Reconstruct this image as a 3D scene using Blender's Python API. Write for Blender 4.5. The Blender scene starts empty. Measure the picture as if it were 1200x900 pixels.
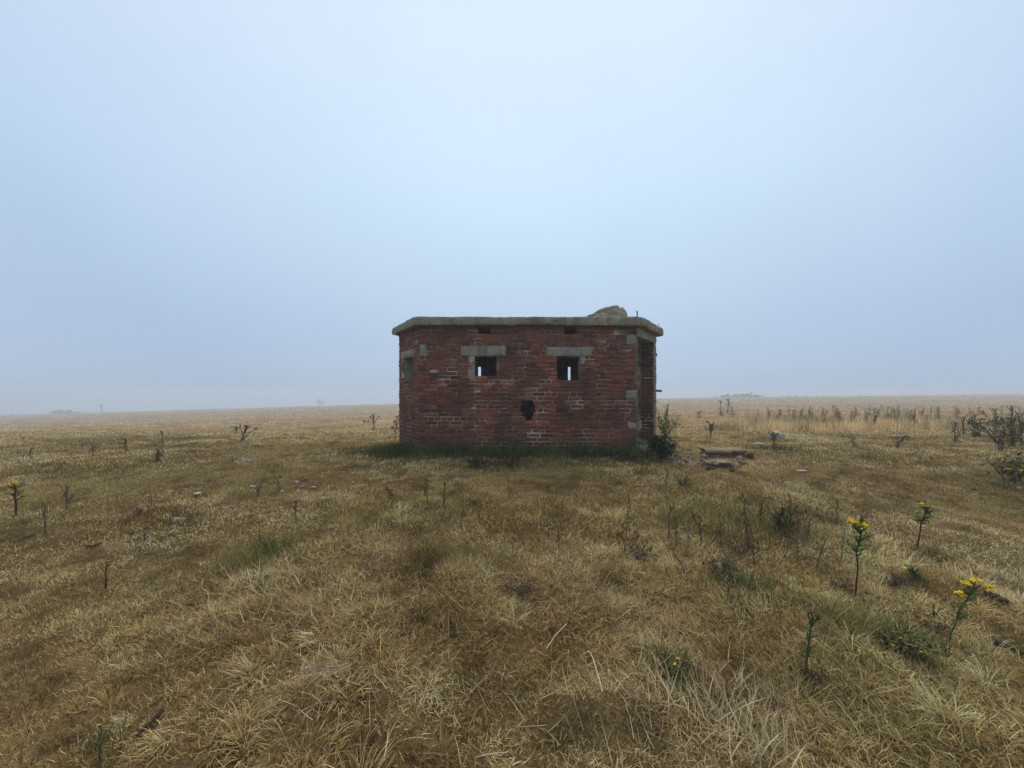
import bpy, math, random
import numpy as np
from mathutils import Vector, noise as mnoise

random.seed(7)
rng = np.random.default_rng(11)
scene = bpy.context.scene
col = scene.collection
R = math.radians
F = 480.0            # focal length in photograph pixels (1200 wide)
HZ = 460.0           # eye level in the photograph
EYE = 1.08           # eye height above the pillbox floor (m)

# ------------------------------------------------------------------ helpers
def vhash(ix, iy, seed):
    n = (ix.astype(np.int64) * 374761393 + iy.astype(np.int64) * 668265263 + seed * 1442695041) & 0xffffffff
    n = ((n ^ (n >> 13)) * 1274126177) & 0xffffffff
    n = n ^ (n >> 16)
    return (n & 0xffff) / 65535.0

def vnoise(x, y, seed=0):
    x = np.asarray(x, float); y = np.asarray(y, float)
    ix = np.floor(x).astype(np.int64); iy = np.floor(y).astype(np.int64)
    fx = x - ix; fy = y - iy
    fx = fx * fx * fx * (fx * (fx * 6 - 15) + 10); fy = fy * fy * fy * (fy * (fy * 6 - 15) + 10)
    a = vhash(ix, iy, seed); b = vhash(ix + 1, iy, seed); c = vhash(ix, iy + 1, seed); d = vhash(ix + 1, iy + 1, seed)
    return (a * (1 - fx) + b * fx) * (1 - fy) + (c * (1 - fx) + d * fx) * fy

def fbm(x, y, seed=0, oct=3):
    s = 0; a = 0.5; t = 0
    for k in range(oct):
        s = s + a * vnoise(x * 2 ** k, y * 2 ** k, seed + k * 17); t += a; a *= .5
    return s / t

def sstep(a, b, x):
    t = np.clip((np.asarray(x, float) - a) / (b - a), 0, 1)
    return t * t * (3 - 2 * t)

# ------------------------------------------------------------------ terrain
YK = np.array([-60, 0, 2, 4, 6, 7, 10.5, 14, 22, 28, 40, 70, 240, 310, 420.])
TK = np.array([-1.25, -.42, 0, .35, 1.25])
def zpy(py, Y): return EYE - (py - HZ) / F * Y
near = [-.5, -.44, -.36, -.24, -.11, -.065, -.04]
ZT = np.array([
    near + [zpy(513, 14), zpy(506, 22), zpy(507.5, 28), zpy(503, 40), zpy(499, 70), zpy(486.5, 240), zpy(487, 240) - 8, -40],
    near + [zpy(510, 14), zpy(502, 22), zpy(500, 28), zpy(494, 40), zpy(488, 70), zpy(474.5, 240), zpy(474.5, 240) - 8, -36],
    near + [zpy(509, 14), zpy(499, 22), zpy(495, 28), zpy(490, 40), zpy(485, 70), zpy(470, 240), zpy(470, 240) - 7, -30],
    near + [zpy(508, 14), zpy(497, 22), zpy(491, 28), zpy(486, 40), zpy(480, 70), zpy(466.5, 240), zpy(466.5, 240) - 6, -24],
    near + [zpy(507, 14), zpy(494, 22), zpy(488, 28), zpy(482, 40), zpy(475, 70), zpy(461, 240), -6, -20],
])
def ztab(x, y):
    yy = np.maximum(y, 1e-3)
    t = np.clip(x / np.maximum(yy, 6.0), -1.25, 1.25)
    zs = np.stack([np.interp(y, YK, ZT[k]) for k in range(5)])
    out = np.zeros_like(t)
    for k in range(4):
        m = (t >= TK[k]) & (t <= TK[k + 1])
        f = (t - TK[k]) / (TK[k + 1] - TK[k])
        out = np.where(m, zs[k] * (1 - f) + zs[k + 1] * f, out)
    return out

def long_mask(x, y):
    """where the grass was left long: the low mound between the camera and the pillbox"""
    wob = (fbm(x * .8, y * .8, 5) - .5) * 1.3
    m = sstep(-2.3, -1.4, x + wob) * (1 - sstep(2.6, 3.4, x - .1 * y + wob)) * (1 - sstep(4.6, 5.6, y + wob))
    return m * (.35 + .65 * sstep(.38, .6, fbm(x * 1.25 + 7, y * 1.25, 8, 3)))

def hz(x, y):
    x = np.asarray(x, float); y = np.asarray(y, float)
    z = 0
    for d in (-.1, -.05, 0, .05, .1):
        z = z + ztab(x, y * (1 + d))
    z = z / 5
    box = sstep(1.2, 0.2, np.maximum(np.abs(x - .33) - 2.9, np.abs(y - 8.74) - 1.4))     # flat pad of the pillbox
    amp = 1 - .8 * box
    lm = long_mask(x, y)
    z = z + .02 * lm
    far = sstep(9, 25, y)
    z = z + amp * ((fbm(x * .45, y * .45, 1) - .5) * (.10 + .30 * far) + (fbm(x * 1.6, y * 1.6, 2) - .5) * (.06 + .07 * lm)
                   + (fbm(x * 5, y * 5, 3, 2) - .5) * (.018 + .05 * lm))
    z = z - .06 * np.exp(-((x + 3.0) / 1.3) ** 2 - ((y - 2.2) / 1.6) ** 2)
    return z

def h1(x, y): return float(hz(np.array([x]), np.array([y]))[0])

_ys = np.concatenate([np.arange(1.0, 14, .02), np.arange(14, 60, .1), np.arange(60, 300, .8)])
def at(px, py):
    """the point of the terrain seen at this place of the photograph"""
    X = (px - 600) / F * _ys
    zr = EYE - (py - HZ) / F * _ys
    below = np.nonzero(zr <= hz(X, _ys))[0]
    k = below[0] if len(below) else len(_ys) - 1
    Y = float(_ys[k]); x = (px - 600) / F * Y
    return Vector((x, Y, h1(x, Y)))

# ------------------------------------------------------------------ materials
def new_mat(name):
    m = bpy.data.materials.new(name); m.use_nodes = True
    nt = m.node_tree; nt.nodes.clear()
    return m, nt, nt.nodes, nt.links

def N(nodes, kind, **kw):
    n = nodes.new(kind)
    for k, v in kw.items():
        if k in n.inputs.keys() if isinstance(k, str) else False: n.inputs[k].default_value = v
        else: setattr(n, k, v)
    return n

def ramp(nodes, stops):
    r = nodes.new('ShaderNodeValToRGB'); e = r.color_ramp.elements
    while len(e) < len(stops): e.new(.5)
    for i, (p, c) in enumerate(stops):
        e[i].position = p; e[i].color = (*c, 1) if len(c) == 3 else c
    return r

def noise_tex(nodes, links, vec, scale, detail=4, rough=.55):
    n = nodes.new('ShaderNodeTexNoise')
    n.inputs['Scale'].default_value = scale; n.inputs['Detail'].default_value = detail; n.inputs['Roughness'].default_value = rough
    if vec is not None: links.new(vec, n.inputs['Vector'])
    return n

def mixc(nodes, links, fac, a, b, mode='MIX'):
    n = nodes.new('ShaderNodeMix'); n.data_type = 'RGBA'; n.blend_type = mode
    for s, v in ((n.inputs[0], fac), (n.inputs[6], a), (n.inputs[7], b)):
        if hasattr(v, 'is_linked'): links.new(v, s)
        elif isinstance(v, (int, float)): s.default_value = v
        else: s.default_value = (*v, 1)
    return n.outputs[2]

def finish(nt, nodes, links, colour, rough=.9, bump=None, bump_d=.01, spec=.2):
    b = nodes.new('ShaderNodeBsdfPrincipled'); o = nodes.new('ShaderNodeOutputMaterial')
    if hasattr(colour, 'is_linked'): links.new(colour, b.inputs['Base Color'])
    else: b.inputs['Base Color'].default_value = (*colour, 1)
    b.inputs['Roughness'].default_value = rough
    b.inputs['Specular IOR Level'].default_value = spec
    if bump is not None:
        bn = nodes.new('ShaderNodeBump'); bn.inputs['Distance'].default_value = bump_d
        links.new(bump, bn.inputs['Height']); links.new(bn.outputs[0], b.inputs['Normal'])
    links.new(b.outputs[0], o.inputs[0])
    return b

def streaks(n, l, tc, c, amount):
    """rain streaks: stains drawn out vertically"""
    mp = n.new('ShaderNodeMapping'); mp.inputs['Scale'].default_value = (1, 1, .13); l.new(tc, mp.inputs['Vector'])
    t = noise_tex(n, l, mp.outputs[0], 7, 5, .6)
    r = ramp(n, [(.5, (0, 0, 0)), (.68, (1, 1, 1))]); l.new(t.outputs[0], r.inputs[0])
    f = n.new('ShaderNodeMath'); f.operation = 'MULTIPLY'; f.inputs[1].default_value = amount; l.new(r.outputs[0], f.inputs[0])
    return mixc(n, l, f.outputs[0], c, (.05, .042, .032))

def mat_brick():
    m, nt, n, l = new_mat('weathered_brick')
    tc = n.new('ShaderNodeTexCoord').outputs['Object']
    at_ = n.new('ShaderNodeVertexColor'); at_.layer_name = 'Col'
    n1 = noise_tex(n, l, tc, 38, 5, .65); n2 = noise_tex(n, l, tc, 5, 4); n3 = noise_tex(n, l, tc, 110, 3)
    r1 = ramp(n, [(.3, (.5, .48, .48)), (.55, (1, 1, 1)), (.75, (1.45, 1.3, 1.2))]); l.new(n1.outputs[0], r1.inputs[0])
    c = mixc(n, l, 1.0, at_.outputs[0], r1.outputs[0], 'MULTIPLY')
    r2 = ramp(n, [(.52, (0, 0, 0)), (.68, (1, 1, 1))]); l.new(n2.outputs[0], r2.inputs[0])
    f2 = n.new('ShaderNodeMath'); f2.operation = 'MULTIPLY'; f2.inputs[1].default_value = .65; l.new(r2.outputs[0], f2.inputs[0])
    c = mixc(n, l, f2.outputs[0], c, (.045, .03, .024))                         # soot and algae stains
    r3 = ramp(n, [(.68, (0, 0, 0)), (.76, (1, 1, 1))]); l.new(n3.outputs[0], r3.inputs[0])
    f3 = n.new('ShaderNodeMath'); f3.operation = 'MULTIPLY'; f3.inputs[1].default_value = .22; l.new(r3.outputs[0], f3.inputs[0])
    c = mixc(n, l, f3.outputs[0], c, (.42, .36, .30))                         # lichen and mortar flecks
    c = streaks(n, l, tc, c, .5)
    finish(nt, n, l, c, .93, n1.outputs[0], .012)
    return m

def mat_mortar():
    m, nt, n, l = new_mat('old_mortar')
    tc = n.new('ShaderNodeTexCoord').outputs['Object']
    n1 = noise_tex(n, l, tc, 2.6, 5, .7); n2 = noise_tex(n, l, tc, 60, 3)
    r = ramp(n, [(.38, (.085, .056, .042)), (.50, (.20, .145, .11)), (.64, (.60, .52, .43))]); l.new(n1.outputs[0], r.inputs[0])
    r2 = ramp(n, [(.3, (.55, .55, .55)), (.7, (1.2, 1.2, 1.2))]); l.new(n2.outputs[0], r2.inputs[0])
    finish(nt, n, l, mixc(n, l, 1.0, r.outputs[0], r2.outputs[0], 'MULTIPLY'), .95, n2.outputs[0], .01)
    return m

def mat_concrete(name, a, b, lichen=(.33, .27, .13), lf=.5):
    m, nt, n, l = new_mat(name)
    tc = n.new('ShaderNodeTexCoord').outputs['Object']
    n1 = noise_tex(n, l, tc, 4.5, 6, .7); n2 = noise_tex(n, l, tc, 48, 4, .7); n3 = noise_tex(n, l, tc, 17, 5, .65)
    r = ramp(n, [(.32, a), (.68, b)]); l.new(n1.outputs[0], r.inputs[0])
    r2 = ramp(n, [(.3, (.45, .45, .45)), (.5, (1, 1, 1)), (.72, (1.5, 1.5, 1.45))]); l.new(n2.outputs[0], r2.inputs[0])
    c = mixc(n, l, 1.0, r.outputs[0], r2.outputs[0], 'MULTIPLY')
    r3 = ramp(n, [(.52, (0, 0, 0)), (.66, (1, 1, 1))]); l.new(n3.outputs[0], r3.inputs[0])
    f3 = n.new('ShaderNodeMath'); f3.operation = 'MULTIPLY'; f3.inputs[1].default_value = lf; l.new(r3.outputs[0], f3.inputs[0])
    c = mixc(n, l, f3.outputs[0], c, lichen)
    c = streaks(n, l, tc, c, .45)
    finish(nt, n, l, c, .95, n2.outputs[0], .012)
    return m

def mat_ground():
    m, nt, n, l = new_mat('dry_turf')
    g = n.new('ShaderNodeNewGeometry').outputs['Position']
    n1 = noise_tex(n, l, g, .35, 5, .6); n2 = noise_tex(n, l, g, 3.2, 6, .65); n3 = noise_tex(n, l, g, 22, 5, .7); n4 = noise_tex(n, l, g, .9, 4)
    r1 = ramp(n, [(.3, (.07, .045, .017)), (.5, (.14, .095, .04)), (.7, (.24, .17, .078))]); l.new(n2.outputs[0], r1.inputs[0])
    r2 = ramp(n, [(.35, (.62, .6, .58)), (.65, (1.25, 1.22, 1.15))]); l.new(n1.outputs[0], r2.inputs[0])
    c = mixc(n, l, 1.0, r1.outputs[0], r2.outputs[0], 'MULTIPLY')
    r3 = ramp(n, [(.3, (.5, .48, .45)), (.5, (1, 1, 1)), (.7, (1.5, 1.45, 1.4))]); l.new(n3.outputs[0], r3.inputs[0])
    c = mixc(n, l, 1.0, c, r3.outputs[0], 'MULTIPLY')
    r4 = ramp(n, [(.54, (0, 0, 0)), (.7, (1, 1, 1))]); l.new(n4.outputs[0], r4.inputs[0])
    f = n.new('ShaderNodeMath'); f.operation = 'MULTIPLY'; f.inputs[1].default_value = .45; l.new(r4.outputs[0], f.inputs[0])
    c = mixc(n, l, f.outputs[0], c, (.085, .085, .032))
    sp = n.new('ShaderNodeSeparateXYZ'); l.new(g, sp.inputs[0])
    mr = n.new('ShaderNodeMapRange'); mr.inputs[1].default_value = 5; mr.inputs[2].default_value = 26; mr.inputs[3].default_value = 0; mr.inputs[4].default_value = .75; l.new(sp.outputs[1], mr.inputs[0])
    c = mixc(n, l, mr.outputs[0], c, mixc(n, l, 1.0, c, (2.1, 1.9, 2.0), 'MULTIPLY'))      # field drier than mound thatch; lighter fog also painted in, paler with distance
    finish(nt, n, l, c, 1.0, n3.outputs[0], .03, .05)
    return m

def mat_blade(name='grass_blades', trans=.28):
    m, nt, n, l = new_mat(name)
    a = n.new('ShaderNodeVertexColor'); a.layer_name = 'Col'
    d = n.new('ShaderNodeBsdfDiffuse'); t = n.new('ShaderNodeBsdfTranslucent'); mx = n.new('ShaderNodeMixShader'); o = n.new('ShaderNodeOutputMaterial')
    l.new(a.outputs[0], d.inputs[0]); l.new(a.outputs[0], t.inputs[0]); mx.inputs[0].default_value = trans
    l.new(d.outputs[0], mx.inputs[1]); l.new(t.outputs[0], mx.inputs[2]); l.new(mx.outputs[0], o.inputs[0])
    return m

def mat_simple(name, a, b, scale=20, rough=.85):
    m, nt, n, l = new_mat(name)
    tc = n.new('ShaderNodeTexCoord').outputs['Object']
    n1 = noise_tex(n, l, tc, scale, 4, .65)
    r = ramp(n, [(.32, a), (.68, b)]); l.new(n1.outputs[0], r.inputs[0])
    finish(nt, n, l, r.outputs[0], rough, n1.outputs[0], .004)
    return m

M = dict(
    brick=mat_brick(), mortar=mat_mortar(), ground=mat_ground(), blade=mat_blade(),
    roof=mat_concrete('lichened_concrete', (.17, .152, .10), (.33, .30, .215), (.40, .34, .18), .6),
    conc=mat_concrete('grey_concrete', (.20, .187, .145), (.34, .315, .245), (.12, .12, .07), .45),
    mortar_dark=mat_simple('dark_mortar', (.07, .04, .03), (.13, .075, .055), 30),  # darker mortar for the baffle wall and door reveal
    concdark=mat_concrete('dimmed_concrete', (.12, .108, .083), (.21, .19, .145), (.07, .07, .045), .5),  # darker copy of the grey concrete, dimming the jambs by colour
    rock=mat_concrete('mossy_rubble', (.22, .195, .12), (.42, .37, .26), (.20, .18, .06), .6),
    chalk=mat_concrete('pale_stone', (.30, .265, .195), (.55, .49, .38), (.13, .115, .08), .6),
    earth=mat_concrete('caked_earth', (.19, .135, .08), (.36, .275, .175), (.10, .065, .04), .5),
    soil=mat_simple('bare_soil', (.10, .07, .045), (.24, .175, .11), 18),
    rust=mat_simple('rusty_iron', (.02, .012, .01), (.06, .03, .02), 70),
    stem_green=mat_simple('green_stem', (.04, .055, .018), (.085, .10, .035)),
    stem_red=mat_simple('reddish_stem', (.03, .016, .014), (.07, .035, .025)),
    leaf=mat_simple('ragwort_leaf', (.07, .105, .024), (.145, .185, .052), 14),
    leaf_pale=mat_simple('pale_leaf', (.20, .20, .075), (.34, .33, .15), 14),
    leaf_dark=mat_simple('dark_leaf', (.016, .034, .011), (.045, .075, .022), 14),
    leaf_olive=mat_simple('olive_leaf', (.075, .08, .025), (.15, .145, .055), 14),
    dead=mat_simple('dead_stem', (.065, .046, .026), (.16, .115, .066), 25),
    deadpale=mat_simple('bleached_stem', (.14, .105, .056), (.28, .215, .125), 25),
    seedpale=mat_simple('faded_seed_head', (.14, .10, .052), (.27, .20, .11), 35),
    seed=mat_simple('dry_seed_head', (.07, .05, .026), (.17, .122, .062), 35),
    seedrust=mat_simple('rusty_seed_head', (.045, .02, .011), (.11, .05, .026), 35),
    yellow=mat_simple('yellow_petals', (.52, .33, .01), (.76, .53, .025), 40, .7),
    straw=mat_simple('straw', (.34, .26, .14), (.55, .45, .28), 30),
    wood=mat_simple('dead_wood', (.022, .015, .011), (.06, .042, .03), 30),
    haze=None)

# ------------------------------------------------------------------ object plumbing
def tag(o, label=None, cat=None, group=None, kind=None):
    if label: o['label'] = label
    if cat: o['category'] = cat
    if group: o['group'] = group
    if kind: o['kind'] = kind
    return o

def empty(name, loc, label, cat, group=None, rz=0):
    o = bpy.data.objects.new(name, None); col.objects.link(o)
    o.empty_display_size = .1
    o.location = loc; o.rotation_euler = (0, 0, rz)
    return tag(o, label, cat, group)

class MB:
    def __init__(s): s.v = []; s.f = []; s.m = []; s.c = []; s.usec = False
    def add(s, vs, fs, mi=0, c=None):
        b = len(s.v); s.v += [tuple(p) for p in vs]; s.f += [tuple(i + b for i in f) for f in fs]; s.m += [mi] * len(fs)
        if c is not None: s.usec = True
        s.c += [c or (1, 1, 1)] * len(vs)
    def tube(s, pts, rad, n=5, mi=0):
        pts = [Vector(p) for p in pts]; rings = []
        for i, p in enumerate(pts):
            t = (pts[min(i + 1, len(pts) - 1)] - pts[max(i - 1, 0)])
            t = t.normalized() if t.length > 1e-9 else Vector((0, 0, 1))
            a = t.cross(Vector((.31, .95, .1))).normalized(); b = t.cross(a)
            r = rad[i] if isinstance(rad, (list, tuple)) else rad
            rings.append([p + (a * math.cos(2 * math.pi * k / n) + b * math.sin(2 * math.pi * k / n)) * r for k in range(n)])
        vs = [q for r_ in rings for q in r_]; fs = []
        for i in range(len(pts) - 1):
            for k in range(n):
                fs.append((i * n + k, i * n + (k + 1) % n, (i + 1) * n + (k + 1) % n, (i + 1) * n + k))
        fs.append(tuple(reversed(range(n)))); fs.append(tuple((len(pts) - 1) * n + k for k in range(n)))
        s.add(vs, fs, mi)
    def leaf(s, p, d, L, w, lobes=0, droop=.3, mi=0, n=None):
        """one leaf blade, folded along its midrib, optionally lobed"""
        p = Vector(p); d = Vector(d).normalized(); side = d.cross(Vector((0, 0, 1)))
        if side.length < .05: side = Vector((1, 0, 0))
        side.normalize(); up = side.cross(d)
        ns = 4; mid = []; le = []; ri = []
        prof = [.25, .9, 1.0, .6, 0]
        for i in range(ns + 1):
            t = i / ns
            c = p + d * (L * t) + Vector((0, 0, -droop * L * t * t))
            ww = w * .5 * prof[i] * (1 if not lobes or i % 2 else .45)
            mid.append(c); le.append(c + side * ww + up * (ww * .35)); ri.append(c - side * ww + up * (ww * .35))
        vs = mid + le + ri; k = ns + 1; fs = []
        for i in range(ns):
            fs.append((i, i + 1, k + i + 1, k + i)); fs.append((i + 1, i, 2 * k + i, 2 * k + i + 1))
        s.add(vs, fs, mi)
    def disc(s, p, r, nrm, mi=0, n=6, cone=.25):
        p = Vector(p); nrm = Vector(nrm).normalized(); a = nrm.cross(Vector((.9, .1, .2))).normalized(); b = nrm.cross(a)
        vs = [p + (a * math.cos(2 * math.pi * k / n) + b * math.sin(2 * math.pi * k / n)) * r for k in range(n)] + [p + nrm * r * cone, p - nrm * r * .9]
        s.add(vs, [(k, (k + 1) % n, n) for k in range(n)] + [((k + 1) % n, k, n + 1) for k in range(n)], mi)
    def blob(s, p, r, sq=(1, 1, 1), jit=.25, mi=0):
        p = Vector(p); vs = []
        for (x, y, z) in ((1, 0, 0), (0, 1, 0), (-1, 0, 0), (0, -1, 0), (0, 0, 1), (0, 0, -1)):
            k = r * (1 + random.uniform(-jit, jit)); vs.append(p + Vector((x * sq[0], y * sq[1], z * sq[2])) * k)
        s.add(vs, [(0, 1, 4), (1, 2, 4), (2, 3, 4), (3, 0, 4), (1, 0, 5), (2, 1, 5), (3, 2, 5), (0, 3, 5)], mi)
    def build(s, name, mats, parent=None, smooth=False):
        me = bpy.data.meshes.new(name); me.from_pydata(s.v, [], s.f)
        mats = mats if isinstance(mats, (list, tuple)) else [mats]
        for m in mats: me.materials.append(m)
        if len(mats) > 1: me.polygons.foreach_set('material_index', s.m)
        if s.usec:
            a = me.color_attributes.new('Col', 'FLOAT_COLOR', 'POINT')
            a.data.foreach_set('color', np.array([(*c, 1) for c in s.c], np.float32).ravel())
        if smooth: me.polygons.foreach_set('use_smooth', [True] * len(me.polygons))
        me.update()
        o = bpy.data.objects.new(name, me); col.objects.link(o)
        if parent is not None: o.parent = parent
        return o

def rough_box(mb, x0, x1, y0, y1, z0, z1, cell=.05, amp=.008, seed=0, mi=0, fr=None, rnd=.012):
    """a box with a broken, slightly rounded surface; fr maps local (x,y,z) to the final place"""
    nx = max(1, int((x1 - x0) / cell)); ny = max(1, int((y1 - y0) / cell)); nz = max(1, int((z1 - z0) / cell))
    idx = {}; vs = []; fs = []
    def vid(i, j, k):
        if (i, j, k) not in idx:
            p = Vector((x0 + (x1 - x0) * i / nx, y0 + (y1 - y0) * j / ny, z0 + (z1 - z0) * k / nz))
            d = mnoise.noise_vector(p * 7 + Vector((seed * 3.7, 0, 0))) * amp + mnoise.noise_vector(p * 23 + Vector((0, seed, 0))) * amp * .5
            c = Vector(((x0 + x1) / 2, (y0 + y1) / 2, (z0 + z1) / 2)); e = (i in (0, nx)) + (j in (0, ny)) + (k in (0, nz))
            if e >= 2: d += Vector((-1 if i == nx else 1 if i == 0 else 0, -1 if j == ny else 1 if j == 0 else 0, -1 if k == nz else 1 if k == 0 else 0)) * rnd * (.6 + .8 * mnoise.noise(p * 11 + Vector((seed, 5, 0))))
            q = p + d
            idx[(i, j, k)] = len(vs); vs.append(fr(q) if fr else q)
        return idx[(i, j, k)]
    for i in range(nx):
        for j in range(ny):
            fs.append((vid(i, j, nz), vid(i + 1, j, nz), vid(i + 1, j + 1, nz), vid(i, j + 1, nz)))
            fs.append((vid(i, j, 0), vid(i, j + 1, 0), vid(i + 1, j + 1, 0), vid(i + 1, j, 0)))
    for i in range(nx):
        for k in range(nz):
            fs.append((vid(i, 0, k), vid(i + 1, 0, k), vid(i + 1, 0, k + 1), vid(i, 0, k + 1)))
            fs.append((vid(i, ny, k), vid(i, ny, k + 1), vid(i + 1, ny, k + 1), vid(i + 1, ny, k)))
    for j in range(ny):
        for k in range(nz):
            fs.append((vid(0, j, k), vid(0, j, k + 1), vid(0, j + 1, k + 1), vid(0, j + 1, k)))
            fs.append((vid(nx, j, k), vid(nx, j + 1, k), vid(nx, j + 1, k + 1), vid(nx, j, k + 1)))
    mb.add(vs, fs, mi)

def rock_mesh(mb, c, r, seed, sub=10, amp=.3, mi=0):
    """an irregular boulder: a warped sphere with facets"""
    c = Vector(c); vs = []; fs = []; nu, nv = sub * 2, sub
    for j in range(nv + 1):
        th = math.pi * j / nv
        for i in range(nu):
            ph = 2 * math.pi * i / nu
            d = Vector((math.sin(th) * math.cos(ph), math.sin(th) * math.sin(ph), math.cos(th)))
            k = 1 + amp * (mnoise.noise(d * 1.3 + Vector((seed * 9.1, seed, 0))) + .5 * mnoise.noise(d * 3.1 + Vector((0, seed * 4.3, 1))) + .22 * mnoise.noise(d * 8 + Vector((2, seed, 0))))
            e = Vector(((abs(d.x) ** .8) * math.copysign(1, d.x), (abs(d.y) ** .8) * math.copysign(1, d.y), (abs(d.z) ** .75) * math.copysign(1, d.z)))
            vs.append(c + Vector((e.x * r[0] * k, e.y * r[1] * k, e.z * r[2] * k)))
    for j in range(nv):
        for i in range(nu):
            fs.append((j * nu + i, (j + 1) * nu + i, (j + 1) * nu + (i + 1) % nu, j * nu + (i + 1) % nu))
    mb.add(vs, fs, mi)

# ------------------------------------------------------------------ ground sheet
def stretch(n, half, fine): # sinh spaced coordinates
    s = np.linspace(-1, 1, n); k = 6.2
    return half * np.sinh(k * s) / math.sinh(k)
gx = stretch(421, 420, .1); gy = 3.5 + stretch(461, 420, .1)
GX, GY = np.meshgrid(gx, gy)
GZ = hz(GX.ravel(), GY.ravel())
nv = GX.size; nx_, ny_ = len(gx), len(gy)
me = bpy.data.meshes.new('ground')
me.vertices.add(nv); me.vertices.foreach_set('co', np.stack([GX.ravel(), GY.ravel(), GZ], 1).astype(np.float32).ravel())
I = (np.arange(ny_ - 1)[:, None] * nx_ + np.arange(nx_ - 1)[None, :]).ravel()
Q = np.stack([I, I + 1, I + nx_ + 1, I + nx_], 1).astype(np.int32)
me.loops.add(Q.size); me.loops.foreach_set('vertex_index', Q.ravel())
me.polygons.add(len(Q)); me.polygons.foreach_set('loop_start', np.arange(0, Q.size, 4, dtype=np.int32))
me.polygons.foreach_set('use_smooth', np.ones(len(Q), bool))
me.update(); me.validate(); me.materials.append(M['ground'])
g = bpy.data.objects.new('ground', me); col.objects.link(g)
tag(g, 'dry brown grassland sloping gently away into fog', 'ground', kind='structure')

# ------------------------------------------------------------------ pillbox
A = Vector((-1.712, 7.53, 0)); B = Vector((2.29, 7.53, 0)); C = Vector((3.08, 8.74, 0))
D = Vector((2.29, 9.95, 0)); E = Vector((-1.712, 9.95, 0)); FF = Vector((-2.41, 8.74, 0))
TH = .33; H = 2.31; COURSE = .0758
pill = empty('pillbox', (.33, 8.74, 0), 'derelict red brick pillbox with a flat concrete roof and two loopholes', 'pillbox')
O0 = Vector((.33, 8.74, 0))

def scan(poly, v):
    xs = []
    for i in range(len(poly)):
        (x0, y0), (x1, y1) = poly[i], poly[(i + 1) % len(poly)]
        if (y0 <= v < y1) or (y1 <= v < y0): xs.append(x0 + (x1 - x0) * (v - y0) / (y1 - y0))
    xs.sort(); return [(xs[i], xs[i + 1]) for i in range(0, len(xs) - 1, 2)]

def subtract(iv, cuts):
    for (a, b) in cuts:
        out = []
        for (x, y) in iv:
            if b <= x or a >= y: out.append((x, y))
            else:
                if a > x: out.append((x, a))
                if b < y: out.append((b, y))
        iv = out
    return iv

def brick_colour(P, rnd, erode):
    """fired clay differs from brick to brick; spalled ones show their orange core"""
    n1 = mnoise.noise(P * 1.5 + Vector((3, 0, 1))); n2 = mnoise.noise(P * 4 + Vector((0, 7, 0)))
    pal = [(.215, .072, .037), (.24, .083, .042), (.18, .063, .036), (.205, .078, .046), (.13, .05, .032), (.195, .063, .034)]
    c = Vector(random.choice(pal))
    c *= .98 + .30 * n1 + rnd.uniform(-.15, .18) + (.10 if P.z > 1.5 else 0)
    if erode > .25: c = c.lerp(Vector((.40, .115, .055)), min(.85, (erode - .25) * 2.2 * rnd.random() + .1))
    if rnd.random() < .07: c = c.lerp(Vector((.07, .042, .033)), .7)
    if n2 > .3 and rnd.random() < .5: c = c.lerp(Vector((.06, .042, .034)), .6)
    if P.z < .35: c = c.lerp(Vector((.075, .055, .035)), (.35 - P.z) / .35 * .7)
    return tuple(max(.01, q) for q in c)

# places on the front wall where faces have spalled to the orange core (X, z, radius)
SPALL = [(-1.37, 1.2, .22), (-.55, 1.28, .3), (-.05, 1.28, .25), (.62, .72, .28), (.45, .45, .3), (-.25, .85, .25), (1.9, .95, .18), (.25, 1.05, .2),
         (.75, 1.35, .15), (.05, 1.75, .12), (1.55, 1.85, .15), (1.2, .9, .2), (-.75, .75, .15)]

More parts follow.
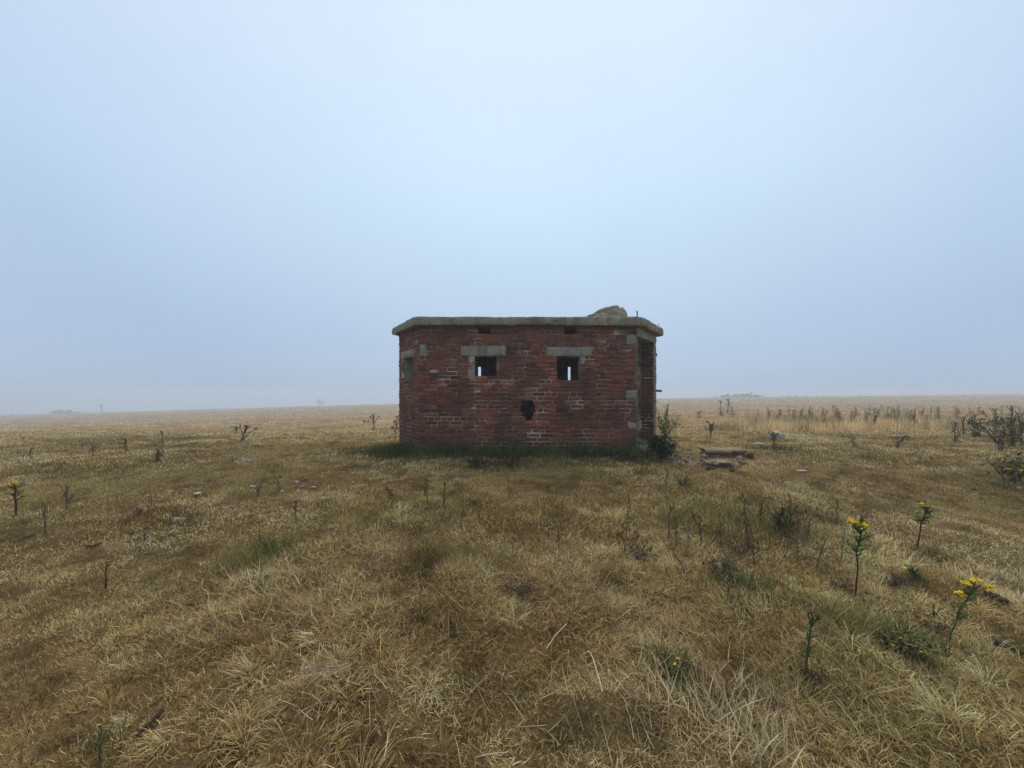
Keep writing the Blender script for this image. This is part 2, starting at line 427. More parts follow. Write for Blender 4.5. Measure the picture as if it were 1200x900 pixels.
def facet(P0, P1, rects=(), polys=(), solids=(), m0=30, m1=30, name='brick_wall', seed=0, front=False, thick=TH, corner=True, bed='mortar'):
    """one straight wall of real bricks in a recessed mortar bed. rects / polys are openings, solids are places of concrete blocks (no brick face there)."""
    rnd = random.Random(seed); random.seed(seed + 100)
    e = (P1 - P0); L = e.length; e.normalize(); n = Vector((e.y, -e.x, 0))   # outward normal for counter-clockwise walls
    t0, t1 = math.tan(R(m0)), math.tan(R(m1))
    mb = MB()
    def W(u, v, d):
        return P0 + e * u - n * d + Vector((0, 0, v)) - O0
    base = -.2
    vb = sorted(set([base, H] + [base + COURSE * k for k in range(1, int((H - base) / COURSE) + 1)] + [z for r in rects for z in (r[2], r[3])]))
    strips = []
    for v0, v1 in zip(vb[:-1], vb[1:]):
        if v1 - v0 < 1e-4: continue
        vm = (v0 + v1) / 2
        cuts = [(r[0], r[1]) for r in rects if r[2] < vm < r[3]] + [c for p in polys for c in scan(p, vm)]
        iv = tuple((round(a, 4), round(b, 4)) for a, b in subtract([(0, L)], cuts))
        if strips and strips[-1][2] == iv: strips[-1][1] = v1
        else: strips.append([v0, v1, iv])
    dm = .0105
    for v0, v1, iv in strips:
        for (a, b) in iv:
            def U(u, d): return u + (d * t0 if u < 1e-3 else 0) - (d * t1 if u > L - 1e-3 else 0)
            vs = [W(U(a, dm), v0, dm), W(U(b, dm), v0, dm), W(U(b, thick), v0, thick), W(U(a, thick), v0, thick),
                  W(U(a, dm), v1, dm), W(U(b, dm), v1, dm), W(U(b, thick), v1, thick), W(U(a, thick), v1, thick)]
            mb.add(vs, [(0, 1, 5, 4), (1, 2, 6, 5), (2, 3, 7, 6), (3, 0, 4, 7), (4, 5, 6, 7), (3, 2, 1, 0)], 1, (1, 1, 1))
    j = 0; v = base
    while v + COURSE * .8 < H:
        v0, v1 = v + .0065, min(v + COURSE - .0065, H - .004); vm = (v0 + v1) / 2
        cuts = [(r[0], r[1]) for r in rects if min(r[3], v1) - max(r[2], v0) > .02] + [c for p in polys for c in scan(p, vm)]
        cuts += [(s[0], s[1]) for s in solids if min(s[3], v1) - max(s[2], v0) > .02]
        u = 0; header = (j % 3 == 1)
        first = True
        ivs = []
        while u < L - .02:
            bl = .1025 if (header and rnd.random() < .85) or rnd.random() < .1 else .215
            if first: bl = [.215, .1025, .16, .1025][j % 4]; first = False
            b = min(u + bl, L)
            if L - b < .05: b = L
            ivs.append((u, b)); u = b + .0145
        for (a, b) in ivs:
            for (p, q) in subtract([(a, b)], cuts):
                if q - p < .03: continue
                P = P0 + e * ((p + q) / 2) + Vector((0, 0, vm))
                erode = max(0, mnoise.noise(P * 1.7 + Vector((0, 0, seed))) * .7)
                if front:
                    for (sx, sz, sr) in SPALL:
                        dd = math.hypot(P.x - sx, (P.z - sz) * 1.6) / sr
                        if dd < 1.3: erode = max(erode, .85 * (1.3 - dd))
                if vm > 1.55: erode *= .45
                rec = rnd.uniform(-.007, .003)
                if erode > .3 and rnd.random() < .6: rec += rnd.uniform(.001, .0045)
                elif rnd.random() < .012: rec += rnd.uniform(.006, .02)
                back = .10
                pp, qq = p, q
                if corner and p < 1e-3: pp += rnd.choice((rnd.uniform(-.022, .012), rnd.uniform(-.01, .03)))
                if corner and q > L - 1e-3: qq -= rnd.choice((rnd.uniform(-.018, .012), rnd.uniform(-.006, .026)))
                j3 = lambda s=.0035: rnd.uniform(-s, s)
                ch = rnd.uniform(.004, .008) + .009 * min(1, erode)
                def UU(x, d):
                    return x + (d * t0 if p < 1e-3 and x == pp else 0) - (d * t1 if q > L - 1e-3 and x == qq else 0)
                outer = [(pp, v0), (qq, v0), (qq, v1), (pp, v1)]
                vs = [W(UU(x, back), y, back) for x, y in outer]
                vs += [W(UU(x, rec + ch) + j3(.002), y + j3(.002), rec + ch) for x, y in outer]
                ins = [(pp + ch, v0 + ch), (qq - ch, v0 + ch), (qq - ch, v1 - ch), (pp + ch, v1 - ch)]
                sl = rnd.uniform(-.006, .006)
                vs += [W(x + j3(), y + j3(), rec + j3(.002 + .005 * min(1, erode)) + (sl if k in (0, 1) else -sl)) for k, (x, y) in enumerate(ins)]
                fs = []
                for k in range(4):
                    k2 = (k + 1) % 4
                    fs.append((k, k2, 4 + k2, 4 + k)); fs.append((4 + k, 4 + k2, 8 + k2, 8 + k))
                fs.append((8, 9, 10, 11))
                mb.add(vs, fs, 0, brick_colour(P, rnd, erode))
        v += COURSE; j += 1
    return mb.build(name, [M['brick'], M[bed]], pill)

def fu(X): return X - A.x       # along the front wall
# front wall --------------------------------------------------------------
loopL = (fu(-.69), fu(-.282), 1.378, 1.745); loopR = (fu(.83), fu(1.255), 1.305, 1.745)
ventL = (fu(-.628), fu(-.392), 2.155, H); ventR = (fu(.957), fu(1.195), 2.155, H)
hole = [(fu(a), b) for a, b in ((.20, .937), (.36, .937), (.415, .86), (.42, .72), (.395, .66), (.345, .556), (.285, .556), (.205, .64), (.145, .72), (.16, .86))]
solids_f = [(fu(-.945), fu(-.105), 1.745, 1.945), (fu(.625), fu(1.48), 1.745, 1.925), (fu(-.80), fu(-.69), 1.36, 1.745), (fu(1.255), fu(1.345), 1.60, 1.745),
            (fu(-.282), fu(-.245), 1.40, 1.745), (fu(2.10), fu(2.30), 1.965, 2.15), (fu(2.10), fu(2.30), .965, 1.13), (fu(2.12), fu(2.30), .42, .53),
            (fu(-1.712), fu(-1.57), 1.78, 1.97)]
facet(A, B, [loopL, loopR, ventL, ventR], [hole], solids_f, 30, 28.4, seed=1, front=True)
# left and right end walls ---------------------------------------------------
LfA = (FF - A).length
LBC = (C - B).length
facet(FF, A, [(LfA * .25, LfA * .70, 1.39, 1.765)], [], [(LfA * .13, LfA * .80, 1.765, 1.93), (LfA * .12, LfA * .25, 1.37, 1.765)], 30, 30, seed=2)
facet(B, C, [(.09, LBC - .17, -.05, 2.17)], [], [(0, LBC, 2.10, H), (LBC - .17, LBC - .1, 0, 2.17), (0, .09, 0, 2.17)], 28.4, 33.2, seed=3)
facet(C, D, [(.5, .8, 1.4, 1.75)], [], [], 33.2, 28.4, seed=4)
facet(D, E, [(D.x - 1.415, D.x - 1.315, 1.25, 1.70), (D.x + .73, D.x + .82, 1.25, 1.72)], [], [], 28.4, 30, seed=5)
facet(E, FF, [(.5, .9, 1.4, 1.75)], [], [], 30, 30, seed=6)
# the baffle wall that stands just inside the doorway
eBC = (C - B).normalized(); nBC = Vector((eBC.y, -eBC.x, 0))
q0 = B + eBC * .36 - nBC * .62; q1 = C + eBC * .02 - nBC * .62
facet(q0, q1, [], [], [], 0, 0, name='baffle_wall', seed=8, thick=.22, corner=False, bed='mortar_dark')
jb = B + eBC * (LBC - .176)
facet(jb - nBC * .52, jb - nBC * .028, [], [], [], 0, 0, name='door_reveal', seed=9, thick=.1, corner=False, bed='mortar_dark')

# concrete dressings -----------------------------------------------------------
def dress(name, P0, e, u0, u1, v0, v1, d0, d1, seed, mat='conc', amp=.007):
    n = Vector((e.y, -e.x, 0)); mb = MB()
    rough_box(mb, u0, u1, d0, d1, v0, v1, .045, amp, seed, fr=lambda q: P0 + e * q.x - n * q.y + Vector((0, 0, q.z)) - O0)
    return mb.build(name, M[mat], pill)
ex = Vector((1, 0, 0))
dress('lintel', A, ex, fu(-.941), fu(-.11), 1.752, 1.943, -.016, .17, 1)
dress('lintel', A, ex, fu(.63), fu(1.475), 1.752, 1.922, -.016, .17, 2)
dress('jamb', A, ex, fu(-.80), fu(-.67), 1.37, 1.748, .05, .24, 3, 'concdark')
dress('jamb', A, ex, fu(1.25), fu(1.345), 1.60, 1.748, .03, .2, 4, 'concdark')
dress('jamb', A, ex, fu(-.287), fu(-.245), 1.41, 1.748, .03, .2, 5, 'concdark')
dress('quoin', A, ex, fu(2.105), fu(2.294), 1.97, 2.145, -.014, .1, 6)
dress('quoin', A, ex, fu(2.095), fu(2.294), .972, 1.125, -.014, .1, 7)
dress('quoin', A, ex, fu(2.125), fu(2.294), .425, .525, -.010, .1, 8)
dress('quoin', A, ex, fu(-1.70), fu(-1.575), 1.785, 1.965, -.012, .08, 9)
dress('sill', A, ex, fu(-.84), fu(-.66), 1.335, 1.368, -.012, .1, 10, 'chalk')
eFA = (A - FF).normalized()
dress('lintel', FF, eFA, LfA * .14, LfA * .79, 1.775, 1.925, -.016, .17, 11)
dress('jamb', FF, eFA, LfA * .13, LfA * .26, 1.36, 1.77, .02, .27, 12)
dress('sill', FF, eFA, LfA * .2, LfA * .72, 1.335, 1.388, -.006, .2, 13)
dress('lintel', B, eBC, .02, LBC - .03, 2.12, 2.295, -.012, .25, 14)
dress('door_jamb', B, eBC, .02, .085, .02, 2.118, -.006, .22, 15, 'concdark')
dress('door_jamb', B, eBC, LBC - .18, LBC - .09, -.05, 2.118, -.012, .026, 16)
dress('doorstep', B, eBC, .1, LBC - .2, -.08, .045, -.06, .4, 17)
for (cx, cz, r, sd) in ((-1.42, 1.47, .075, 3),):                          # patch of thrown mortar
    mb = MB(); rock_mesh(mb, Vector((cx, 7.525, cz)) - O0, (r, .014, r * .42), sd, 8, .5); mb.build('mortar_patch', M['chalk'], pill)

# roof slab ------------------------------------------------------------------------
RP = [Vector((-1.787, 7.40, 0)), Vector((2.365, 7.40, 0)), Vector((3.232, 8.74, 0)), Vector((2.365, 10.08, 0)), Vector((-1.787, 10.08, 0)), Vector((-2.558, 8.74, 0))]
def roof():
    mb = MB(); per = []
    for i in range(6):
        a, b = RP[i], RP[(i + 1) % 6]; k = int((b - a).length / .055)
        per += [a.lerp(b, q / k) for q in range(k)]
    cen = Vector((.33, 8.74, 0)); n = len(per); rings = []
    prof = [(.45, 0), (.06, 0), (.012, .012), (0, .05), (.0, .11), (.010, .145), (.05, .158), (.5, .17)]
    for (ins, zz) in prof:
        ring = []
        for p in per:
            d = (cen - p); dl = d.length; chip = max(0, mnoise.noise(Vector((p.x * 3.1, p.y * 3.1, 21))) - .22) * (.16 if zz < .08 else .06); q = p + d / dl * (ins + chip)
            ns = mnoise.noise_vector(Vector((p.x * 6, p.y * 6, zz * 14))) * .008 + mnoise.noise_vector(Vector((p.x * 19, p.y * 19, zz * 30 + 4))) * .010
            z = 2.300 + zz
            if zz < .06: z += .030 * mnoise.noise(Vector((p.x * 2.3, p.y * 2.3, 9))) - .012 * float(sstep(.6, 2.2, p.x))
            else: z += .012 * mnoise.noise(Vector((p.x * 1.5, p.y * 1.5, 3)))
            ring.append(q + ns + Vector((0, 0, z)) - O0)
        rings.append(ring)
    vs = [p for r in rings for p in r]; fs = []
    for j in range(len(rings) - 1):
        for i in range(n): fs.append((j * n + i, j * n + (i + 1) % n, (j + 1) * n + (i + 1) % n, (j + 1) * n + i))
    fs.append(tuple((len(rings) - 1) * n + i for i in range(n))); fs.append(tuple(reversed(range(n))))
    mb.add(vs, fs)
    return mb.build('roof', M['roof'], pill)
roof()
mb = MB(); mb.tube([Vector((2.30, 7.55, 2.44)) - O0, Vector((2.31, 7.55, 2.52)) - O0, Vector((2.302, 7.55, 2.585)) - O0], .011, 6); mb.build('rebar', M['rust'], pill)
mb = MB(); mb.tube([Vector((3.12, 8.72, 2.44)) - O0, Vector((3.12, 8.72, 2.55)) - O0], .006, 6); mb.build('rebar', M['rust'], pill)
mb = MB(); mb.tube([Vector((2.98, 8.80, 1.12)) - O0, Vector((3.16, 8.70, 1.115)) - O0, Vector((3.175, 8.69, 1.10)) - O0], .022, 6); mb.build('bolt', M['rust'], pill)

mb = MB(); rock_mesh(mb, (0, 0, 0), (.37, .27, .165), 6, 26, .3)
mb.v = [(x, y, z * (1 + .55 * max(-1, min(1, x / .26))) if z > 0 else z) for (x, y, z) in mb.v]
o = mb.build('concrete_lump', M['rock'], None, True); o.location = (1.80, 7.75, 2.50)
tag(o, 'mossy lump of broken concrete lying on the pillbox roof', 'rubble')

# ------------------------------------------------------------------ grass
HEX = [(-1.70, 7.56), (2.27, 7.56), (3.03, 8.74), (2.27, 9.92), (-1.70, 9.92), (-2.36, 8.74)]
def in_hex(x, y, grow=0.0):
    m = np.ones(len(x), bool)
    for i in range(6):
        (x0, y0), (x1, y1) = HEX[i], HEX[(i + 1) % 6]
        L = math.hypot(x1 - x0, y1 - y0); m &= ((x1 - x0) * (y - y0) - (y1 - y0) * (x - x0)) / L > -grow
    return m

class Blades:
    def __init__(s): s.v = []; s.q = []; s.t = []; s.c = []; s.n = 0
    def add(s, x, y, L, w, az, lean, curl, colr, seg=3, face=None, zoff=-.01, tw=.8):
        n = len(x)
        if n == 0: return
        z = hz(x, y) + zoff
        face = rng.uniform(0, math.tau, n) if face is None else face
        sx, sy = np.cos(face), np.sin(face); twist = rng.normal(0, tw, n)
        px, py, pz = x.copy(), y.copy(), z.copy()
        prof = [1, .92, .75, .5][:seg] if seg > 3 else [1, .85, .55][:seg]
        V = []
        for k in range(seg):
            ww = w * prof[k] * .5
            V.append(np.stack([px - sx * ww, py - sy * ww, pz], 1)); V.append(np.stack([px + sx * ww, py + sy * ww, pz], 1))
            th = np.clip(lean + curl * (k + .5) / seg, 0, 2.3)
            d = L / seg
            azk = az + twist * k / seg
            px = px + np.sin(th) * np.cos(azk) * d; py = py + np.sin(th) * np.sin(azk) * d
            pz = pz + np.cos(th) * d
        pz = np.maximum(pz, hz(px, py) + .004) if seg > 1 else pz
        V.append(np.stack([px, py, pz], 1))
        k = 2 * seg + 1
        V = np.stack(V, 1).reshape(-1, 3)
        base = s.n + np.arange(n) * k
        for a in range(seg - 1):
            s.q.append(np.stack([base + 2 * a, base + 2 * a + 1, base + 2 * a + 3, base + 2 * a + 2], 1))
        s.t.append(np.stack([base + 2 * seg - 2, base + 2 * seg - 1, base + 2 * seg], 1))
        s.v.append(V); s.c.append(np.repeat(colr, k, 0)); s.n += n * k
    def build(s, name, mat):
        V = np.concatenate(s.v).astype(np.float32); Cc = np.concatenate(s.c)
        Q = np.concatenate(s.q) if s.q else np.zeros((0, 4), int); T = np.concatenate(s.t)
        me = bpy.data.meshes.new(name)
        me.vertices.add(len(V)); me.vertices.foreach_set('co', V.ravel())
        li = np.concatenate([Q.ravel(), T.ravel()]).astype(np.int32)
        me.loops.add(len(li)); me.loops.foreach_set('vertex_index', li)
        me.polygons.add(len(Q) + len(T))
        ls = np.concatenate([np.arange(len(Q)) * 4, len(Q) * 4 + np.arange(len(T)) * 3]).astype(np.int32)
        me.polygons.foreach_set('loop_start', ls)
        me.update()
        a = me.color_attributes.new('Col', 'FLOAT_COLOR', 'POINT')
        a.data.foreach_set('color', np.concatenate([Cc, np.ones((len(Cc), 1))], 1).astype(np.float32).ravel())
        me.materials.append(mat)
        o = bpy.data.objects.new(name, me); col.objects.link(o)
        return o

STRAW = np.array([.72, .555, .285]); TAN = np.array([.48, .335, .14]); BROWN = np.array([.145, .085, .03]); OLIVE = np.array([.245, .215, .075]); GREEN = np.array([.07, .095, .028])
def dry_colour(x, y, n, pale=0.0):
    g1 = fbm(x * .7, y * .7, 21); g2 = fbm(x * 2.6, y * 2.6, 22); g3 = fbm(x * .5 + 40, y * .5, 23)
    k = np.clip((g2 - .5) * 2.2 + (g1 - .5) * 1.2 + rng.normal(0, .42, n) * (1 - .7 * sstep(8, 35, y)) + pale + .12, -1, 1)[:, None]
    c = np.where(k > 0, TAN * (1 - k) + STRAW * k, TAN * (1 + k) - BROWN * k)
    ol = np.clip((g3 - .5) * 5 + rng.normal(0, .3, n) - .22, 0, .8)[:, None]
    c = c * (1 - ol) + OLIVE * ol
    v = .74 + .42 * fbm(x * 1.5 + 9, y * 1.1, 24, 4) + .5 * np.clip(fbm(x * .35, y * .5, 25, 3) * 2 - .55, 0, 1)
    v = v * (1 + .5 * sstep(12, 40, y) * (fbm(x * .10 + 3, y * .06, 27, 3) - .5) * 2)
    gap_shade = (1 - sstep(10, 30, y))[:, None] * np.clip((fbm(x * 4.2 + 3, y * 3.4, 26, 3) - .57) * 7, 0, 1)[:, None]  # shade of the gaps between tufts, painted dark into blade colours
    c = c * (1 - .7 * gap_shade) + np.array([.05, .036, .016]) * .7 * gap_shade
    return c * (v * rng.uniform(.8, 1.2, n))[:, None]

def fan(n, y0, y1, margin=1.3, power=1.0):
    """points spread evenly over the ground between two distances, a little wider than the view"""
    u = rng.random(n)
    Y = np.sqrt(y0 ** 2 + u * (y1 ** 2 - y0 ** 2)) if power == 1 else y0 * (y1 / y0) ** u
    X = rng.uniform(-1, 1, n) * (1.25 * Y + margin)
    m = ~in_hex(X, Y, .02)
    return X[m], Y[m]

def lean_field(x, y):
    return fbm(x * .55, y * .55, 31, 2) * math.tau * 1.6 + .6

gr = Blades()
def tuft_layer(ntuft, per, y0, y1, spread, Lr, wr, seg, longf, shortf, pale=0.0):
    x, y = fan(ntuft, y0, y1)
    lm = long_mask(x, y); keep = rng.random(len(x)) < np.clip(.35 + .65 * fbm(x * 1.9, y * 1.9, 41) * 1.6, 0, 1)
    x, y, lm = x[keep], y[keep], lm[keep]
    n = len(x)
    hsc = (shortf + (longf - shortf) * lm) * rng.uniform(.6, 1.35, n) * (.55 + .9 * fbm(x * 1.1, y * 1.1, 70))
    tl = rng.normal(0, .25, n); taz = lean_field(x, y) + rng.normal(0, .6, n)
    colt = dry_colour(x, y, n, pale - .06 * (1 - lm) * (1 - sstep(9, 16, y)) + .06 * lm) * (1 + sstep(8, 40, y)[:, None] * np.array([.20, .09, .11]))  # lighter fog over the far grass, painted into the blade colours
    i = np.repeat(np.arange(n), per); m = len(i)
    a = rng.uniform(0, math.tau, m); rr = np.abs(rng.normal(0, 1, m)) * spread * (1 + lm[i])
    X = x[i] + np.cos(a) * rr; Y = y[i] + np.sin(a) * rr
    ok = ~in_hex(X, Y, .01)
    i, a, rr, X, Y = i[ok], a[ok], rr[ok], X[ok], Y[ok]; m = len(i)
    L = rng.uniform(*Lr, m) * hsc[i]
    mixaz = np.arctan2(np.sin(a) * .8 + np.sin(taz[i]) * .6 + rng.normal(0, .8, m), np.cos(a) * .8 + np.cos(taz[i]) * .6 + rng.normal(0, .8, m))
    lean = np.clip(.35 + rng.normal(.3, .4, m) + .45 * lm[i] * rng.random(m), 0, 1.55)
    curl = rng.uniform(.1, 1.9, m)
    fv = (1 - .65 * sstep(8, 35, y[i]))[:, None]; c = np.minimum(colt[i] * (1 + fv * rng.uniform(-.7, .7, (m, 1))), .74)
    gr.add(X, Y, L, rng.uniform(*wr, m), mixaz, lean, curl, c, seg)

# (tufts, blades each, from, to, tuft radius, length, width)
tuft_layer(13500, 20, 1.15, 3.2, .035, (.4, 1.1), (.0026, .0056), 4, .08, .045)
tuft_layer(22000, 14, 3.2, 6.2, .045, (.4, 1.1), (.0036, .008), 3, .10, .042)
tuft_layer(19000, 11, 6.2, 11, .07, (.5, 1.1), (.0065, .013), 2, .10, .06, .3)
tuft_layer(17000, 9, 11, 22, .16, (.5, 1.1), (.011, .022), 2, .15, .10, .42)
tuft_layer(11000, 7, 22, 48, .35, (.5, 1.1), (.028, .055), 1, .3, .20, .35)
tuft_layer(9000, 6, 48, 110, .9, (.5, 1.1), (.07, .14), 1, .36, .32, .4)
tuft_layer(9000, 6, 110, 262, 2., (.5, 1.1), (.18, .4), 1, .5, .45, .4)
# the larger tussocks of the mound: dense arching clumps with gaps between them
def tussocks(n, y0, y1, per, Lr, wr, pale, thr):
    x, y = fan(n, y0, y1, .6); lm = long_mask(x, y)
    k = (rng.random(len(x)) < .12 + lm) & (fbm(x * .9 + 5, y * .9, 61) > thr); x, y, lm = x[k], y[k], lm[k]; n = len(x)
    size = rng.uniform(.55, 1.35, n) * (.45 + .55 * lm); colt = dry_colour(x, y, n, pale); taz = lean_field(x, y) + rng.normal(0, .5, n); tl = rng.uniform(.1, .9, n)
    i = np.repeat(np.arange(n), per); m = len(i)
    a = rng.uniform(0, math.tau, m); rr = np.sqrt(rng.random(m)) * .055 * size[i]
    X = x[i] + np.cos(a) * rr; Y = y[i] + np.sin(a) * rr
    az = np.arctan2(np.sin(a) * .8 + np.sin(taz[i]) * tl[i], np.cos(a) * .8 + np.cos(taz[i]) * tl[i]) + rng.normal(0, .4, m)
    gr.add(X, Y, rng.uniform(*Lr, m) * size[i], rng.uniform(*wr, m), az, np.clip(rr / .055 * .5 + tl[i] * .45 + rng.normal(0, .2, m), 0, 1.4), rng.uniform(.3, 1.5, m),
           np.minimum(colt[i] * rng.uniform(.5, 1.5, (m, 1)), .72), 4, tw=.4)
tussocks(420, 1.15, 3.2, 85, (.04, .14), (.0028, .006), .1, .42)
tussocks(700, 3.0, 5.8, 55, (.05, .18), (.0045, .009), .2, .45)
tussocks(900, 5.8, 13, 30, (.06, .17), (.008, .015), .15, .5)
# short matted undergrowth between the tufts
for n, y0, y1, L, w in ((60000, 1.15, 3.2, (.025, .07), (.003, .0055)), (70000, 3.2, 6.5, (.025, .065), (.005, .009)), (60000, 6.5, 12, (.03, .07), (.009, .016))):
    x, y = fan(n, y0, y1); n = len(x)
    gr.add(x, y, rng.uniform(*L, n), rng.uniform(*w, n), rng.uniform(0, math.tau, n), np.abs(rng.normal(.7, .4, n)), rng.uniform(0, 1, n), dry_colour(x, y, n) * .9, 2)
# the pale tall stand of grass far to the right
x = rng.uniform(5, 34, 9000); y = rng.uniform(14.5, 24, 9000); s_ = rng.random(9000) < fbm(x * .35, y * .6, 77) * 1.3 - .1
s_ &= (x / y > .48) & (x / y < 1.4); x, y = x[s_], y[s_]
i = np.repeat(np.arange(len(x)), 6); X = x[i] + rng.normal(0, .12, len(i)); Y = y[i] + rng.normal(0, .12, len(i)); n = len(i)
gr.add(X, Y, rng.uniform(.18, .5, n), rng.uniform(.012, .022, n), rng.uniform(0, math.tau, n), np.abs(rng.normal(.1, .15, n)), rng.uniform(0, .5, n), (dry_colour(x, y, len(x), .35)[i] * np.array([1.0, .98, 1.0])), 2)
tag(gr.build('grass', M['blade']), 'parched straw coloured grass in tussocks all over the ground', 'grass', kind='stuff')

# bleached straw lying combed flat on the mound
st = Blades()
def straw_patch(px, py, rad, n, az, Lr=(.04, .18), w=(.0024, .005), lean=1.0, colr=STRAW, cj=.35):
    n = int(n * .5); p = at(px, py); x = p.x + rng.normal(0, rad, n); y = p.y + rng.normal(0, rad * .8, n)
    ok = ~in_hex(x, y, .02); x, y = x[ok], y[ok]; n = len(x)
    c = np.clip(colr * rng.uniform(1 - cj, 1 + cj, (n, 1)), 0, .7)
    st.add(x, y, rng.uniform(*Lr, n), rng.uniform(*w, n), az + rng.normal(0, .95, n), np.clip(rng.normal(lean, .3, n), 0, 1.55), rng.uniform(-.3, .9, n), c, 4, zoff=.01, tw=.3)
sc_ = np.array([.50, .40, .235])
for (px, py, rad, n, az) in ((310, 690, .35, 420, 3.4), (270, 720, .25, 220, 3.6), (380, 830, .2, 200, 3.9), (640, 680, .35, 420, -.8), (700, 690, .3, 380, -.6), (720, 720, .3, 300, .2),
                             (800, 660, .4, 380, -.1), (840, 690, .3, 240, 3.0), (860, 860, .18, 200, 1.2), (820, 840, .16, 240, 1.6), (890, 840, .14, 220, .9), (780, 800, .2, 200, 1.8), (730, 800, .2, 150, 2.0),
                             (560, 700, .4, 220, 3.0), (440, 720, .4, 160, 2.6), (930, 730, .4, 260, .7), (1010, 790, .25, 180, .1), (560, 640, .5, 220, 3.1), (430, 640, .5, 200, 3.0), (350, 770, .2, 130, 3.4), (920, 650, .5, 260, .4), (640, 840, .3, 130, 1), (500, 860, .3, 120, 2)):
    straw_patch(px, py, rad, n, az, colr=sc_)
for (px, py, rad, n, az) in ((875, 855, .10, 130, 1.3), (838, 830, .11, 90, 1.7), (800, 815, .12, 70, 1.9), (890, 880, .08, 150, 1.0), (325, 700, .18, 160, 3.2), (300, 680, .18, 120, 3.5), (350, 720, .16, 110, .3)):
    straw_patch(px, py, rad, n, az, (.06, .16), (.0035, .007), .7, np.array([.54, .44, .255]), .5)
tag(st.build('straw', M['blade']), 'bleached straw stalks lying flattened across the tussocks', 'dead grass', kind='stuff')

# fresh grass: round the foot of the pillbox and in damp patches
gg = Blades()
def green_patch(x, y, L, w, colr, lean=.3):
    n = len(x); ok = ~in_hex(x, y, .01); x, y = x[ok], y[ok]; n = len(x)
    gg.add(x, y, rng.uniform(*L, n), rng.uniform(*w, n), rng.uniform(0, math.tau, n), np.abs(rng.normal(lean, .3, n)), rng.uniform(.1, 1.2, n), np.clip(colr * rng.uniform(.55, 1.5, (n, 1)), .008, .5), 3)
n = 22000
x = rng.uniform(-2.4, 2.75, n); d = np.abs(rng.normal(0, .5, n)) + .02
y = 7.53 - d
hmod = .1 + 1.5 * fbm(x * 2.3, y * 1.2, 51) ** 1.5
ok = rng.random(n) < hmod; x, y, d, hmod = x[ok], y[ok], d[ok], hmod[ok]
kk = np.clip(fbm(x * 1.4, y * 2.0, 52) * 1.6 - .3 + rng.normal(0, .15, len(x)), 0, 1)[:, None]
cg = (np.array([.11, .15, .036]) * (1 - kk) + np.array([.24, .19, .075]) * kk)
dk = np.clip((fbm(x * 2.2 + 3, y * 3.0, 53) - .5) * 5 + rng.normal(0, .2, len(x)), 0, .9)[:, None]; cg = cg * (1 - dk) + np.array([.055, .04, .02]) * dk
hh = np.exp(-(d / .3) ** 2)
i0 = len(x)
ok = ~in_hex(x, y, .01)
gg.add(x[ok], y[ok], (rng.uniform(.05, .2, i0) * (.5 + .9 * hh) * hmod)[ok], rng.uniform(.006, .011, ok.sum()), rng.uniform(0, math.tau, ok.sum()), np.abs(rng.normal(.3, .3, ok.sum())), rng.uniform(.1, 1.2, ok.sum()), np.clip(cg[ok] * rng.uniform(.55, 1.5, (ok.sum(), 1)), .008, .4), 3)
for k in range(34):      # ranker tufts right against the wall
    cx = rng.uniform(-1.95, 2.45); cy_ = 7.5 - abs(rng.normal(0, .16)); n = 120; q = rng.random()
    cc = np.array([.10, .14, .034]) if q < .6 else np.array([.12, .12, .045]) if q < .8 else np.array([.055, .042, .022])
    green_patch(rng.normal(cx, .075, n), rng.normal(cy_, .05, n), (.1, .33), (.006, .011), cc, .25)
# the green tail to the left of the left corner
n = 3200; x = rng.normal(-2.35, .5, n); y = rng.normal(8.0, .38, n)
green_patch(x, y, (.04, .13), (.006, .011), np.array([.075, .09, .026]))
n = 2600; x = rng.normal(-2.05, .22, n); y = rng.normal(7.55, .2, n)
green_patch(x, y, (.1, .3), (.006, .011), np.array([.05, .075, .018]))
for (px, py, rad, n, c, L) in ((290, 655, .16, 500, OLIVE, (.06, .2)), (320, 645, .12, 260, GREEN, (.06, .2)), (420, 610, .35, 1000, OLIVE, (.05, .17)), (535, 655, .25, 700, OLIVE, (.06, .16)), (565, 600, .6, 900, OLIVE, (.04, .12)),
                               (1015, 735, .14, 700, OLIVE, (.06, .2)), (1060, 755, .1, 500, GREEN, (.05, .16)), (960, 800, .15, 400, OLIVE, (.05, .15)), (860, 610, .4, 700, GREEN * 1.3, (.06, .22)), (900, 620, .3, 900, OLIVE, (.06, .22)),
                               (870, 690, .2, 600, GREEN * 1.2, (.06, .2)), (800, 600, .35, 700, OLIVE, (.05, .2)), (940, 530, .8, 1500, OLIVE * .9, (.03, .09)), (907, 527, .25, 600, GREEN, (.04, .12)), (1000, 590, .5, 700, OLIVE * .8, (.02, .07)),
                               (1180, 570, .6, 900, OLIVE * .8, (.04, .15)), (60, 550, .8, 700, OLIVE * .7, (.04, .12)), (30, 610, .4, 700, OLIVE * .7, (.03, .1)), (115, 880, .05, 50, GREEN, (.06, .15)), (180, 700, .3, 400, OLIVE * .8, (.03, .1)),
                               (110, 550, .5, 500, BROWN * .8, (.04, .12)), (790, 790, .06, 200, GREEN, (.08, .2)), (560, 610, .5, 500, BROWN, (.05, .15)), (205, 610, .3, 600, BROWN * .7, (.03, .1)), (1000, 680, .2, 300, OLIVE, (.05, .15))):
    p = at(px, py); x = rng.normal(p.x, rad, n); y = rng.normal(p.y, rad * .7, n)
    w = .0011 * p.y
    green_patch(x, y, L, (max(.003, w * .8), max(.005, w * 1.6)), c)
tag(gg.build('green_grass', M['blade']), 'dark green grass along the foot of the pillbox and in damp patches', 'grass', kind='stuff')

# ------------------------------------------------------------------ plants
def hpx(base_py, top_py, Y): return (base_py - top_py) / F * Y

